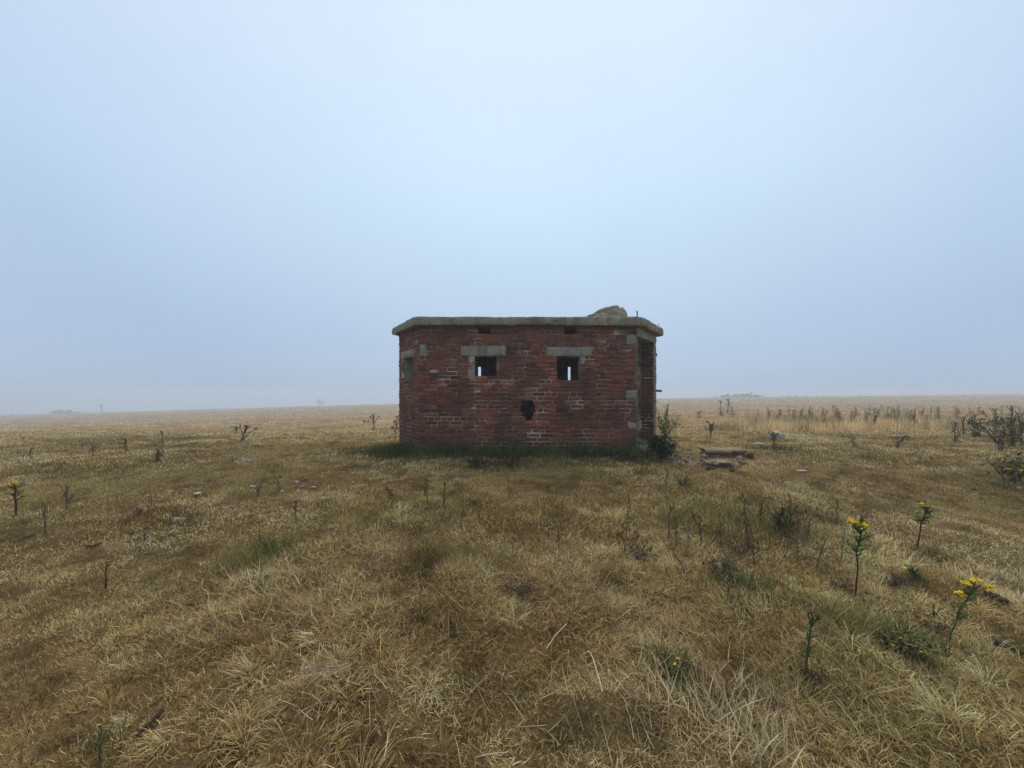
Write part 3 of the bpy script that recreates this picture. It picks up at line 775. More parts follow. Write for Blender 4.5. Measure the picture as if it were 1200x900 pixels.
def stem_pts(h, lean, k=6, wob=.02, az=None):
    """points of a stem rising from the origin; lean = sideways offset (x) of its top"""
    ly = random.uniform(-.06, .06) * h
    return [Vector((lean * (i / k) ** 1.4 + (wob * h * math.sin(i * 1.9 + wob * 400) * (i / k)), ly * i / k, h * i / k - (.03 if i == 0 else 0))) for i in range(k + 1)]

def along(pts, t):
    f = max(0, min(.9999, t)) * (len(pts) - 1); i = int(f); return pts[i].lerp(pts[i + 1], f - i)

def corymb(mbs, mbf, top, r, nfl, fr, stemr, up=.5):
    """a flat topped flower cluster: branchlets in mbs, florets in mbf"""
    for k in range(nfl):
        a = k * 2.39996 + random.uniform(-.3, .3); q = math.sqrt((k + .5) / nfl) * r * random.uniform(.85, 1.1)
        p = top + Vector((math.cos(a) * q, math.sin(a) * q, random.uniform(-.3, .25) * r - .45 * q * q / max(r, 1e-4)))
        if k % 2 == 0: mbs.tube([top - Vector((0, 0, r * up)), p - Vector((0, 0, fr * .6))], [stemr, stemr * .6], 3)
        mbf.disc(p, fr * random.uniform(.75, 1.2), (random.uniform(-.5, .5), random.uniform(-.6, .3), 1), n=7)

def ragwort(label, px, top_py, base_py, topx=None, heads=((0, 0),), hr=16, leafy=(.35, .95), nleaf=24, seed=0, leafmat='leaf', stem='stem_red', nfl=34, group=None, leafpx=14, name='ragwort'):
    random.seed(seed); p = at(px, base_py); Y = p.y; u = Y / F
    h = hpx(base_py, top_py, Y); lean = ((topx if topx is not None else px) - px) * u
    root = empty(name, p, label, 'wildflower', group)
    pts = stem_pts(h, lean, 7, .04)
    s = MB(); lf = MB(); fl = MB()
    rad = max(.0038, 1.05 * u)
    s.tube(pts[:-1] + [pts[-1] - Vector((0, 0, .01))], [rad * (1 - .5 * i / 7) for i in range(8)], 6)
    for k in range(nleaf):
        t = leafy[0] + (leafy[1] - leafy[0]) * (k + random.random()) / nleaf
        a = k * 2.4 + random.uniform(-.4, .4)
        L = leafpx * u * random.uniform(.7, 1.25) * (1.25 - .5 * t)
        d = Vector((math.cos(a), math.sin(a), random.uniform(.35, 1.1)))
        lf.leaf(along(pts, t), d, L, L * random.uniform(.34, .5), 1, random.uniform(.1, .6))
        for q in range(3):      # the ragged side lobes
            lf.leaf(along(pts, t) + d.normalized() * L * (.3 + .2 * q), d + Vector((random.uniform(-1, 1), random.uniform(-1, 1), .2)), L * .42, L * .14, 0, .2)
    for (hx, hy) in heads:
        top = pts[-1] + Vector((hx * u, random.uniform(-.02, .02), hy * u))
        s.tube([along(pts, .82), along(pts, .82).lerp(top, .6) + Vector((0, 0, -.004)), top - Vector((0, 0, .006))], [rad * .6, rad * .5, rad * .45], 5)
        fl = MB(); corymb(s, fl, top, hr * u * .26, nfl, hr * u * .055 + .002, rad * .3)
        fl.build('flower_head', M['yellow'], root)
    s.build('stem', M[stem], root); lf.build('foliage', M[leafmat], root, True)
    return root

def dead_stalk(label, px, top_py, base_py, topx=None, heads='umbel', seed=0, group=None, cat='dead plant', name='dead_stalk', rad_px=1.1, mat='dead', smat='seed', spread=8, nb=6, twigs=(), leaves=5, leafmat=None, pos=None, dense=1.0, merge=False, stems=0):
    """a dried up flower stalk: stem, side branches ending in seed heads, a few shrivelled leaves"""
    random.seed(seed); p = pos or at(px, base_py); Y = p.y; u = Y / F
    h = hpx(base_py, top_py, Y); lean = ((topx if topx is not None else px) - px) * u
    root = empty(name, p, label, cat, group)
    if heads == 'spike' and not twigs and not merge:
        twigs = [(random.uniform(.3, .85), random.choice((-1, 1)) * random.uniform(2, 6), random.uniform(2, 7), random.choice((0, 2, 2.5))) for _ in range(4)]; leaves += 5
    k = 7; pts = stem_pts(h, lean, k, .04)
    s = MB(); hd = MB(); lf = MB(); hds = [hd]
    rad = max(.0026, rad_px * u * .38)
    s.tube(pts, [rad * (1.15 - .6 * i / k) for i in range(k + 1)], 5)
    sp = spread * u
    if heads == 'umbel':
        for b in range(nb):
            a = b * 2.4 + random.uniform(-.3, .3); t = random.uniform(.35, .88)
            o = along(pts, t); q_ = random.uniform(.1, .5); e = along(pts, min(1, t + random.uniform(.08, .3))) + Vector((math.cos(a) * sp * q_, math.sin(a) * sp * q_, random.uniform(-.1, .25) * sp))
            if b < 3: e = pts[-1] + Vector((math.cos(a) * sp * .4, math.sin(a) * sp * .4, random.uniform(-.12, .08) * sp))
            s.tube([o, o.lerp(e, .55), e], [rad * .6, rad * .5, rad * .4], 4)
            if not merge: hd = MB(); hds.append(hd)
            for q in range(int(5 * dense)):
                hd.blob(e + Vector((random.uniform(-.22, .22), random.uniform(-.22, .22), random.uniform(-.12, .1))) * sp, max(.003, .5 * u) * random.uniform(.5, 1.2), (1, 1, .8))
    elif heads == 'spike':
        nbl = int(26 * dense)
        for q in range(nbl):
            t = .45 + .55 * q / nbl; a = random.uniform(0, math.tau); r = sp * .32 * (1.25 - t) + rad
            hd.blob(along(pts, t) + Vector((math.cos(a) * r, math.sin(a) * r, 0)), max(.004, .8 * u) * random.uniform(.6, 1.2), (1, 1, 1.3))
    for (t, dx, dz, blob) in twigs:                # side twigs seen in the photograph (pixels right, pixels up)
        o = along(pts, t); e = o + Vector((dx * u, random.uniform(-.3, .3) * abs(dx) * u, dz * u))
        s.tube([o, o.lerp(e, .5) + Vector((0, 0, .12 * abs(dx) * u)), e], [rad * .8, rad * .65, rad * .5], 4)
        if blob:
            hd = MB(); hds.append(hd)
            for q in range(9): hd.blob(e + Vector((random.uniform(-1, 1), random.uniform(-1, 1), random.uniform(-1, 1))) * blob * u * .5, blob * u * random.uniform(.16, .34))
    for k_ in range(stems):                        # further stems rising from the same root
        f_ = random.uniform(.55, .95); dx_ = random.gauss(0, .22) * h + lean * .5; dy_ = random.gauss(0, .18) * h
        p2 = [Vector((dx_ * (i / 5) ** 1.2, dy_ * (i / 5) ** 1.2, h * f_ * i / 5 - (.02 if i == 0 else 0))) for i in range(6)]
        s.tube(p2, [rad * (.9 - .5 * i / 5) for i in range(6)], 4)
        hd = MB(); hds.append(hd)
        for q in range(12):
            b_ = along(p2, random.uniform(.72, 1)) + Vector((random.gauss(0, .22), random.gauss(0, .22), random.gauss(0, .1))) * sp
            hd.blob(b_, max(.003, .6 * u) * random.uniform(.5, 1.2), (1, 1, .9))
        for q in range(max(4, leaves // 4)):
            t = random.uniform(.1, .95); a = random.uniform(0, math.tau); L = random.uniform(3, 6) * u
            lf.leaf(along(p2, t), (math.cos(a), math.sin(a), random.uniform(-.8, .3)), L, L * .35, 0, .7)
    for q in range(leaves):
        t = random.uniform(.05, .75); a = random.uniform(0, math.tau); L = random.uniform(3.5, 7) * u
        lf.leaf(along(pts, t), (math.cos(a), math.sin(a), random.uniform(-.6, .5)), L, L * .25, 0, .7)
    s.build('stem', M[mat], root)
    for hd in hds:
        if hd.v: hd.build('seed_head', M[smat], root)
    if lf.v: lf.build('withered_leaf', M[leafmat or ('seed' if mat == 'dead' else mat)], root)
    return root

def bush(label, px, base_py, w_px, h_px, mat='leaf_dark', nleaf=260, seed=0, name='bush', cat='bush', leaf_px=5, twig='dead', flowers=0, group=None, pos=None, dens=1.0, asp=.38):
    """a low bush: forked twigs and many single leaves gathered in uneven clumps"""
    random.seed(seed); p = pos or at(px, base_py); u = p.y / F
    root = empty(name, p, label, cat, group)
    W_, H_ = w_px * u * .5, h_px * u
    s = MB(); lf = MB(); fl = MB(); tips = []
    for k in range(11):
        a = k * 2.4 + random.uniform(-.3, .3); q = random.uniform(.25, 1)
        e = Vector((math.cos(a) * W_ * q, math.sin(a) * W_ * q * .8, H_ * random.uniform(.45, 1.0) * (1.1 - .45 * q)))
        m = e * .5 + Vector((0, 0, H_ * .1)); s.tube([Vector((0, 0, -.02)), m, e], [max(.003, .6 * u), max(.0025, .5 * u), .002], 4)
        tips += [e, m.lerp(e, .5), m]
    for k in range(nleaf):
        c = random.choice(tips) + Vector((random.gauss(0, .17) * W_, random.gauss(0, .17) * W_, random.gauss(0, .14) * H_))
        c.z = max(.01, c.z)
        L = leaf_px * u * random.uniform(.6, 1.3)
        lf.leaf(c, (random.uniform(-1, 1), random.uniform(-1, 1), random.uniform(-.2, 1)), L, L * asp * random.uniform(.7, 1.3), 0, random.uniform(0, .5))
    for k in range(flowers):
        c = random.choice(tips) + Vector((random.gauss(0, .25) * W_, random.gauss(0, .25) * W_, H_ * random.uniform(.02, .2)))
        fl = MB()
        for q in range(4): fl.disc(c + Vector((random.gauss(0, .7) * u, random.gauss(0, .7) * u, 0)), max(.004, .95 * u) * random.uniform(.7, 1.2), (random.uniform(-.4, .4), -.4, 1))
        fl.build('flower', M['yellow'], root)
    s.build('twig', M[twig], root); lf.build('foliage', M[mat], root, True)
    return root

def thistle(label, px, top_py, base_py, topx, seed):
    random.seed(seed); p = at(px, base_py); u = p.y / F; h = hpx(base_py, top_py, p.y)
    root = empty('thistle', p, label, 'thistle')
    pts = stem_pts(h, (topx - px) * u, 8, .012); s = MB(); lf = MB(); hd = MB()
    s.tube(pts, [1.5 * u * (1 - .5 * i / 8) for i in range(9)], 6)
    for k in range(17):
        t = .32 + .68 * k / 16; a = (k % 2) * math.pi + random.uniform(-.7, .7) + (.5 if k % 3 == 0 else 0)
        L = random.uniform(15, 22) * u * (1.15 - .62 * t); d = Vector((math.cos(a), math.sin(a) * .8, random.uniform(.25, .75)))
        b = along(pts, t); lf.leaf(b, d, L, L * .26, 1, .25)
        for q in range(5):       # spines on the leaf edge
            lf.leaf(b + d.normalized() * L * (.2 + .15 * q), d * .4 + Vector((random.uniform(-1, 1), random.uniform(-1, 1), .4)), L * .26, L * .06, 0, 0)
    for k in range(5):
        a = k * 1.3; e = pts[-1] + Vector((math.cos(a) * 5 * u, math.sin(a) * 5 * u, random.uniform(-4, 3) * u))
        s.tube([along(pts, .85), e], [.8 * u, .6 * u], 4); hd.blob(e, 1.9 * u, (1, 1, 1.3))
        for q in range(4): lf.leaf(e, (random.uniform(-1, 1), random.uniform(-1, 1), .7), 6 * u, 1.3 * u, 0, 0)
    s.build('stem', M['stem_green'], root); lf.build('foliage', M['leaf_dark'], root, True); hd.build('bud', M['leaf_dark'], root)

# --- flowering ragworts near the camera
ragwort('tall yellow flowered ragwort with a bare dark stem and two flower heads', 1003, 610, 699, 1004, ((-5, 0), (9, -5), (2, -2)), 19, (.5, .97), 30, 1, leafpx=17)
ragwort('yellow ragwort with a leaning stem standing alone on the short turf path', 1075, 592, 645, 1090, ((-4, 1), (6, -2)), 14, (.52, .97), 26, 2, leafpx=14)
ragwort('bushy ragwort with a bent forked stem and a wide yellow cluster', 1112, 684, 757, 1142, ((-6, -2), (6, 2), (14, -4), (-16, -12)), 19, (.35, .95), 26, 3, leafpx=15, stem='stem_green')
ragwort('small ragwort with two yellow tufts among dark withered stems', 912, 592, 625, 917, ((-1, 0), (3, -9)), 8, (.2, .9), 22, 4, 'leaf_olive', nfl=16, leafpx=13)
ragwort('ragwort at the left edge with a flat yellow top and thin dark stem', 19, 566, 605, 16, ((0, 0), (-7, -2)), 12, (.4, .9), 16, 5, 'leaf_olive', nfl=22, leafpx=10)
ragwort('slim ragwort seedling with a yellow green tip before the pillbox', 520, 564, 595, 521, ((0, 0),), 6, (.3, 1), 22, 6, 'leaf_olive', 'stem_green', nfl=9, leafpx=6)
ragwort('thin ragwort with one tiny yellow flower on the left turf', 124, 658, 690, 125, ((5, -3),), 5, (.1, .8), 6, 7, 'leaf_olive', nfl=6, leafpx=6)
ragwort('green ragwort shoot with small yellow buds in the lower left corner grass', 117, 852, 897, 120, ((0, 0),), 5, (.1, .9), 11, 8, 'leaf_olive', 'stem_green', nfl=5, leafpx=9)
ragwort('ragwort with orange yellow buds rising from the bleached straw', 790, 775, 800, 790, ((0, 0), (5, 4)), 7, (.1, .9), 16, 9, 'leaf_olive', 'stem_green', nfl=7, leafpx=12)
ragwort('browning ragwort with pale yellow florets beside black withered leaves', 1074, 668, 684, 1068, ((-4, 0), (4, -2)), 10, (.1, .9), 22, 10, 'leaf_olive', nfl=14, leafpx=12)
bush('low green ragwort clump dotted with yellow flowers in the long grass', 1060, 766, 56, 26, 'leaf_olive', 330, 11, 'ragwort_clump', 'wildflower', 9, 'stem_green', 6, asp=.28)
bush('pale yellow ragwort bush at the right edge of the path', 1191, 567, 44, 38, 'leaf_olive', 420, 12, 'ragwort_clump', 'wildflower', 6, 'dead', 16)
thistle('dark green thistle with spiny leaf pairs in the straw', 943, 723, 797, 951, 13)

# --- dead stalks, each where it stands
DS = [
    (732, 581, 650, 737, 'spike', 'tallest dead dock stalk, with a dark side branch, on the mound', dict(twigs=[(.22, 14, 8, 6), (.25, -18, -6, 0), (.7, 3, -14, 0)], rad_px=1.8, leaves=9)),
    (501, 560, 598, 499, 'spike', 'straight dark dock stalk right before the pillbox wall', dict(rad_px=1.8, dense=1.3)),
    (460, 573, 594, 457, 'spike', 'rusty red dock stalk left of the straight dark one', dict(smat='seedrust', twigs=[(.5, -6, 10, 3)])),
    (169, 583, 634, 176, 'umbel', 'tall branching dead ragwort with leafy side shoot on left slope', dict(twigs=[(.15, -9, 26, 8), (.1, -18, 6, 6)], leaves=9, leafmat='leaf_olive', spread=6)),
    (78, 569, 598, 76, 'umbel', 'dead ragwort with flat umbrella top on the left slope', dict(spread=10, dense=1.2, rad_px=2.2, leaves=10, twigs=[(.25, 6, 8, 6)])),
    (53, 588, 625, 49, 'spike', 'crooked dark stem left of the umbrella topped ragwort', dict(twigs=[(.35, 14, -4, 0), (.2, -14, -2, 0)], rad_px=2)),
    (184, 526, 542, 185, 'umbel', 'small dark dead shrub on the left slope', dict(stems=4, spread=7, nb=6, dense=1.2, leaves=16, rad_px=2)),
    (191, 506, 521, 190, 'umbel', 'thin stalk with a small flat top above the dark shrub', dict(spread=4)),
    (147, 514, 531, 148, 'spike', 'bare thin stalk on the left brow', dict(spread=2)),
    (109, 521, 535, 107, 'spike', 'short dark stalk on the left brow', dict(dense=.6, spread=3)),
    (35, 525, 537, 37, 'umbel', 'small flat topped stalk near the left edge', dict(spread=5)),
    (66, 535, 552, 84, None, 'arching dry twig on the left slope', dict(twigs=[(.95, 6, -3, 0)])),
    (284, 499, 518, 290, 'umbel', 'cluster of leaning dead stems on the left brow', dict(spread=7, twigs=[(.1, 16, 14, 3), (.1, 3, 17, 3), (.2, -3, 16, 2)], rad_px=2)),
    (277, 499, 509, 277, 'spike', 'short upright stem beside the leaning cluster', dict(spread=2, dense=.6)),
    (438, 486, 505, 438, 'umbel', 'candelabra shaped dead stalk left of the pillbox', dict(spread=5, nb=5, rad_px=1.8, twigs=[(.4, -4, 9, 2), (.4, 5, 9, 2)])),
    (463, 488, 518, 466, 'umbel', 'brown weed touching the left corner of the pillbox', dict(spread=5, leaves=12, twigs=[(.3, -4, 8, 3), (.6, -2, 6, 3)])),
    (346, 588, 609, 346, 'spike', 'thin stem on the left side of the mound', dict(spread=2, rad_px=1.5)),
    (305, 614, 641, 304, 'spike', 'stem with one dark knob above the green tuft', dict(dense=0.2, spread=2, twigs=[(.98, 0, 1, 3)], rad_px=1.5)),
    (303, 569, 582, 302, 'spike', 'faint thin stem on the left turf', dict(spread=2)),
    (326, 563, 575, 325, 'spike', 'tiny stem next to white stones on left turf', dict(spread=2, dense=.5)),
    (459, 612, 622, 459, 'umbel', 'low brown seed head in the centre grass', dict(spread=4)),
    (597, 556, 584, 595, 'umbel', 'slender stalk before the middle of the pillbox', dict(spread=3, nb=3)),
    (655, 618, 642, 653, 'spike', 'dark stem in the middle of the mound', dict(spread=3)),
    (780, 548, 585, 781, 'spike', 'dead stalk between the doorway and the mound', dict(spread=3, leaves=8, twigs=[(.3, -4, 6, 0)])),
    (792, 606, 643, 792, 'spike', 'straight black stem among the straw', dict(spread=2, rad_px=1.6)),
    (853, 667, 702, 855, None, 'short thick black stem with a pale foot', dict(twigs=[(.85, -18, 4, 0)], rad_px=2.2)),
    (876, 606, 640, 877, 'spike', 'dark stem right of the straw among green shoots', dict(spread=3, leaves=12, leafmat='leaf_olive')),
    (845, 610, 642, 843, 'spike', 'brown stem with green shoots left of the small ragwort', dict(spread=3, leaves=14, leafmat='leaf_olive')),
    (934, 605, 660, 937, 'umbel', 'tall branched dry stem right of the small ragwort', dict(spread=6, leaves=8, rad_px=1.6)),
    (867, 658, 672, 838, None, 'black fallen stem lying slanted in the grass', dict(rad_px=2.4)),
    (1048, 676, 692, 1049, 'spike', 'black shrivelled leaves beside the browning ragwort', dict(spread=5, leaves=14)),
    (1095, 709, 727, 1092, None, 'reddish broken stem left of the bushy ragwort', dict(rad_px=2.2, twigs=[(.1, -10, 3, 0), (.2, 12, 12, 0)], mat='stem_red')),
    (1119, 664, 669, 1084, None, 'curved dead twig lying on the path edge', dict(rad_px=1.8)),
    (833, 497, 512, 833, 'spike', 'dead dock standing behind the brick slabs', dict(spread=6, dense=1.3, rad_px=2)),
    (819, 482, 490, 819, 'umbel', 'little dead tuft far behind the brick slabs', dict(spread=5)),
    (907, 506, 526, 907, 'spike', 'black dead plant in front of the white boulder', dict(spread=6, dense=1.2, rad_px=2, twigs=[(.8, -5, 2, 3), (.8, 5, 1, 3)])),
    (1000, 514, 523, 999, 'umbel', 'small dark green sprig on the right turf', dict(spread=5, leaves=10, leafmat='leaf_dark')),
    (1050, 510, 525, 1061, 'spike', 'pair of leaning dead stems on the right turf', dict(spread=5, twigs=[(.1, 2, 12, 2), (.9, 3, -2, 4)], rad_px=2)),
    (1157, 564, 543, 1157, None, '', None),
    (1178, 541, 566, 1156, None, 'long dark twig leaning left beside the yellow bush', dict(rad_px=2.2, twigs=[(.8, 14, 3, 0), (.55, -10, -2, 4), (.95, -8, -3, 3)])),
    (24, 868, 899, 26, None, 'pale broken stalk in the bottom left corner', dict(mat='deadpale', rad_px=2.6, leaves=1)),
    (1119, 495, 518, 1119, 'umbel', 'brown ragwort with a broad flat head at the right', dict(stems=1, spread=6, nb=6, dense=1.4, rad_px=1.8, leaves=10, leafmat='leaf_olive')),
    (1129, 489, 509, 1129, 'umbel', 'narrow olive stalk behind the broad flat headed one', dict(spread=4, leaves=14, leafmat='leaf_olive', rad_px=2)),
    (1142, 486, 513, 1143, 'umbel', 'dense dark brown ragwort left of the right edge group', dict(stems=5, spread=7, nb=7, dense=1.2, rad_px=1.6, leafmat='leaf_olive', leaves=60, twigs=[(.4, -9, 8, 6), (.4, 9, 8, 6), (.2, 7, 5, 6)])),
    (1167, 479, 508, 1165, 'umbel', 'tall brown ragwort with leaves drooping at the right', dict(stems=4, spread=7, nb=6, dense=1.2, rad_px=1.6, leafmat='leaf_olive', leaves=44, twigs=[(.3, -12, 16, 5), (.4, 9, 4, 8)])),
    (1186, 476, 524, 1188, 'umbel', 'tallest dark olive ragwort at the right edge', dict(stems=5, spread=7, nb=7, dense=1.2, rad_px=1.8, leaves=80, leafmat='leaf_olive', twigs=[(.35, 5, 14, 7), (.5, -4, 8, 6)])),
    (1174, 504, 528, 1175, 'umbel', 'low rusty stems below the tallest olive ragwort', dict(stems=4, spread=6, nb=5, dense=1.2, leaves=24, smat='seedrust')),
    (1197, 485, 522, 1198, 'umbel', 'dark stalk cut by the right edge of the view', dict(stems=3, spread=5, nb=6, dense=1.2, leaves=30)),
    (1071, 487, 502, 1071, 'umbel', 'dark forked stalk apart from the pale stand', dict(spread=4, rad_px=1.9, twigs=[(.3, 3, 3, 4)])),
    (1024, 487, 504, 1026, 'spike', 'slanting dark stalk at the front of the pale stand', dict(spread=4, rad_px=2, twigs=[(.5, -4, -2, 3)])),
    (853, 468, 484, 854, 'umbel', 'tall bunched stalk at the left end of the pale stand', dict(spread=4, nb=7, leaves=10)),
    (844, 470, 488, 845, 'umbel', 'olive stalk next to the tall bunched one', dict(spread=3, leaves=14, leafmat='leaf_olive')),
]
for k, (bx, ty, by, tx, heads, lab, kw) in enumerate(DS):
    if kw is None: continue
    dead_stalk(lab, bx, ty, by, tx, heads, 100 + k, name='dock_stalk' if heads == 'spike' else 'dead_stalk' if heads else 'dead_twig', **kw)

# --- the thicket of dry stalks on the right: one stalk built in six kinds, then copied
kinds = []
for k in range(6):
    r = dead_stalk('dry ragwort stalk in the pale stand of grass right of the pillbox', 0, 0, 30, random.uniform(-3, 3), 'umbel' if k % 3 else 'spike', 300 + k, 'dry stalks standing in the pale grass',
                   spread=5 + k % 3, nb=5 + k % 4, leaves=22, leafmat=('deadpale', 'leaf_olive', 'seedpale', 'deadpale', 'seedpale', 'deadpale')[k], merge=True, stems=k % 3, mat='deadpale', smat='seedpale', pos=Vector((0, 18, 0)), rad_px=1.2)
    kinds.append(r)
random.seed(5)
spots = []
for k in range(105):
    px = random.choice((random.uniform(838, 1000), random.uniform(840, 1130), random.uniform(900, 1110), random.uniform(1000, 1200)))
    by = random.uniform(484, 500) + (px - 840) / 360 * 4; spots.append((px, by))
for i, (px, by) in enumerate(spots):
    src = kinds[i % 6]; p = at(px, by)
    if p.y > 34: continue
    if i < 6: o = src
    else:
        o = src.copy(); col.objects.link(o)
        for ch in src.children:
            c = ch.copy(); col.objects.link(c); c.parent = o
    o.location = p; o.rotation_euler = (random.gauss(0, .1), random.gauss(0, .12), random.uniform(0, 6.28)); s_ = random.uniform(.34, .72) * (1.0 if p.y < 20 else 1.1); o.scale = (s_, s_, s_)

random.seed(77)
for k in range(16):
    px = random.uniform(775, 990); by = random.uniform(612, 672); hh_ = random.uniform(16, 44); lean_ = random.gauss(0, 9)
    st_ = random.getstate()
    dead_stalk('thin dry stem in the tangle of weeds right of centre', px, by - hh_, by, px + lean_, 'spike' if k % 2 else 'umbel', 700 + k, 'thin dry stems among the weeds right of centre', name='dead_stalk', rad_px=1.6, spread=4, nb=4, dense=.8, leaves=7,
               leafmat=('seed', 'leaf_olive')[k % 3 == 0], mat=('dead', 'stem_red', 'deadpale')[k % 3], twigs=((.3, -5, 5, 0), (.5, 6, 6, 2)))
    random.setstate(st_)
bush('brown leafy scrub at the right edge behind the yellow bush', 1168, 520, 46, 24, 'seedpale', 150, 451, 'dry_scrub', 'bush', 5, 'dead')
bush('olive scrub at the right edge among tall dead stalks', 1192, 514, 34, 30, 'leaf_olive', 140, 452, 'dry_scrub', 'bush', 5, 'dead')
# --- bushes by the pillbox and on the horizon
bush('dense dark green bush at the right corner of the pillbox', 774, 538, 36, 25, 'leaf_dark', 2400, 21, leaf_px=4.4)
bush('dark bramble clump against the middle of the front wall', 597, 547, 58, 42, 'leaf_dark', 1000, 22, 'bramble', 'bramble', 3.6)
bush('low dark weed left of the bramble at the wall foot', 556, 549, 34, 14, 'leaf_dark', 260, 23, 'weed', 'weed', 3.4)
bush('dark weed near the right end of the front wall', 735, 540, 44, 13, 'leaf_dark', 300, 24, 'weed', 'weed', 3.6)
bush('tall olive weed growing behind the dark green corner bush', 780, 513, 32, 28, 'leaf_pale', 330, 25, 'weed', 'weed', 4.2, 'stem_green')
dead_stalk('pale green ragwort going to seed above the olive weed', 780, 474, 514, 782, 'umbel', 26, None, 'wildflower', 'seeding_ragwort', 1.2, 'stem_green', 'leaf_pale', 9, 7, leaves=40, leafmat='leaf_pale', stems=4)
for k, (px, py, w_, h_, mat_, n_, lab) in enumerate((
    (922, 620, 56, 34, 'wood', 260, 'dark dead weed tangle around the small ragwort'), (868, 650, 70, 30, 'seedrust', 260, 'rusty dead weed tangle among the green shoots'),
    (845, 674, 56, 20, 'wood', 220, 'low black weed tangle beside the short thick stem'), (612, 696, 54, 14, 'wood', 200, 'dark withered weed patch in the middle of the mound'),
    (1096, 742, 40, 16, 'seedrust', 120, 'reddish withered weeds at the foot of the bushy ragwort'), (962, 800, 56, 16, 'seedrust', 150, 'rusty withered weeds beside the spiny thistle'),
    (748, 652, 50, 12, 'wood', 110, 'dark withered weeds at the foot of the tallest dock stalk'), (800, 570, 44, 16, 'leaf_olive', 150, 'olive weeds in front of the rubble patch'),
    (1052, 690, 40, 12, 'wood', 120, 'dark crumpled weeds beside the browning ragwort'), (985, 690, 36, 10, 'seedrust', 90, 'brown weeds left of the tall bare stemmed ragwort'),
    (420, 548, 50, 6, 'leaf_olive', 120, 'flat green weeds left of the pillbox corner'), (1180, 572, 60, 12, 'leaf_olive', 160, 'low olive weeds under the yellow bush'))):
    bush(lab, px, py, w_, h_, mat_, n_, 400 + k, 'weed_tangle', 'weed', 5.5 if py > 600 else 4, 'dead', asp=.22)
def far_bush(label, px, py, Y, w, h, seed, n=420, mat='leaf_olive'):  # olive leaves, lighter than the dark ones, paint in the fog's low contrast
    X = (px - 600) / F * Y; p = Vector((X, Y, h1(X, Y) - .012 * Y))
    bush(label, px, py, w, h, mat, n, seed, 'gorse_bush', 'bush', 5, 'dead', pos=p, asp=.6)
far_bush('rounded bush fading in the fog on the left skyline', 80, 487, 232, 40, 8, 31)
far_bush('wide low thicket fading in the fog right of the pillbox', 872, 466, 232, 60, 8.5, 32, 620)
far_bush('low bush in fog at the right end of the thicket', 935, 465, 236, 46, 4.5, 33, 300)
far_bush('flat bush in fog at the far left edge', 14, 488, 228, 26, 4, 34, 240)
far_bush('pale shrub in the grass left of the pillbox', 430, 490, 34, 10, 6, 35, 90, 'leaf_olive')
def far_twig(label, px, top, seed, Y=225, lean=0, spread=8, nb=6):
    X = (px - 600) / F * Y; p = Vector((X, Y, h1(X, Y))); base = HZ + (EYE - p.z) / Y * F
    dead_stalk(label, px, top, base, px + lean, 'umbel', seed, None, 'shrub', 'bare_shrub', .7, spread=spread, nb=nb, pos=p, leaves=3)
far_twig('bare forked sapling on the left skyline near the round bush', 119, 475, 41, spread=5)
far_twig('low spreading twigs on the skyline before the pillbox left side', 375, 470, 44, spread=12, nb=9)

# ------------------------------------------------------------------ stones, slabs, sticks
def stone(label, px, py, w_px, h_px, seed, mat='chalk', name='stone', cat='stone', group=None, sink=.48, amp=.42, sub=8):
    p = at(px, py); u = p.y / F
    mb = MB(); rx, rz = w_px * u * .5, h_px * u * .6
    rock_mesh(mb, (0, 0, 0), (rx, rx * .75, rz), seed, sub, amp)
    o = mb.build(name, M[mat]); o.location = p + Vector((0, rx * .4, rz * (1 - sink) + .004)); o.rotation_euler = (0, 0, seed * .7)
    return tag(o, label, cat, group)
stone('pale boulder lying on the right turf behind a dead plant', 913, 516, 22, 10, 51, 'chalk', 'boulder', 'boulder', sub=12)
stone('flat whitish stone lying left of the pale boulder', 893, 522, 14, 2.6, 52)
stone('flat pale stone in the grass behind the brick slabs', 876, 505, 12, 2.4, 53)
stone('flat stone on the turf right of the brick slabs', 941, 554, 11, 2.6, 54)
stone('white pointed stone on the left slope', 206, 613, 7.5, 5.5, 55)
stone('small white chip beside the pointed stone', 215, 611, 4, 3, 56)
stone('flat white stone on the left turf above the pointed stone', 230, 581, 10, 3, 57)
stone('white stone in front of the pillbox left corner path', 380, 529, 6, 2.4, 58)
stone('small white stone at the foot of the front wall', 571, 532, 7, 6, 59)
stone('pale concrete chip at the foot of the front wall, near its right end', 692, 534, 8, 8, 60, 'conc')
stone('white chip on the turf before the pillbox right end', 740, 557, 4, 2.4, 61)
stone('buff stone at the right corner foot beside the doorway', 752, 527, 14, 14, 62, 'soil', sub=10)
for k, (px, py, w) in enumerate(((276, 543, 5), (284, 541, 7), (290, 542, 5), (280, 545, 4))):
    stone('white stone in the small heap on the left slope', px, py, w, 3.2, 70 + k, group='white stones heaped on the left slope')
for k, (px, py, w) in enumerate(((347, 567, 6), (366, 573, 5), (354, 572, 4), (349, 578, 5), (385, 573, 4), (296, 572, 8), (330, 578, 4), (413, 567, 4))):
    stone('white chip scattered on the bare turf left of the mound', px, py, w, 2.8, 80 + k, group='white chips scattered on the turf')
random.seed(9)
for k in range(30):
    px = random.gauss(808, 11); py = random.gauss(539, 3.6); big = random.random() < .2
    stone('brick and mortar fragment in the rubble patch beside the brick slabs', px, py, random.uniform(2, 4.5), random.uniform(1.5, 3), 200 + k, random.choice(('conc', 'earth', 'seedrust', 'earth', 'soil')), 'rubble_fragment', 'rubble', 'rubble fragments between the doorway and the brick slabs', sub=5)

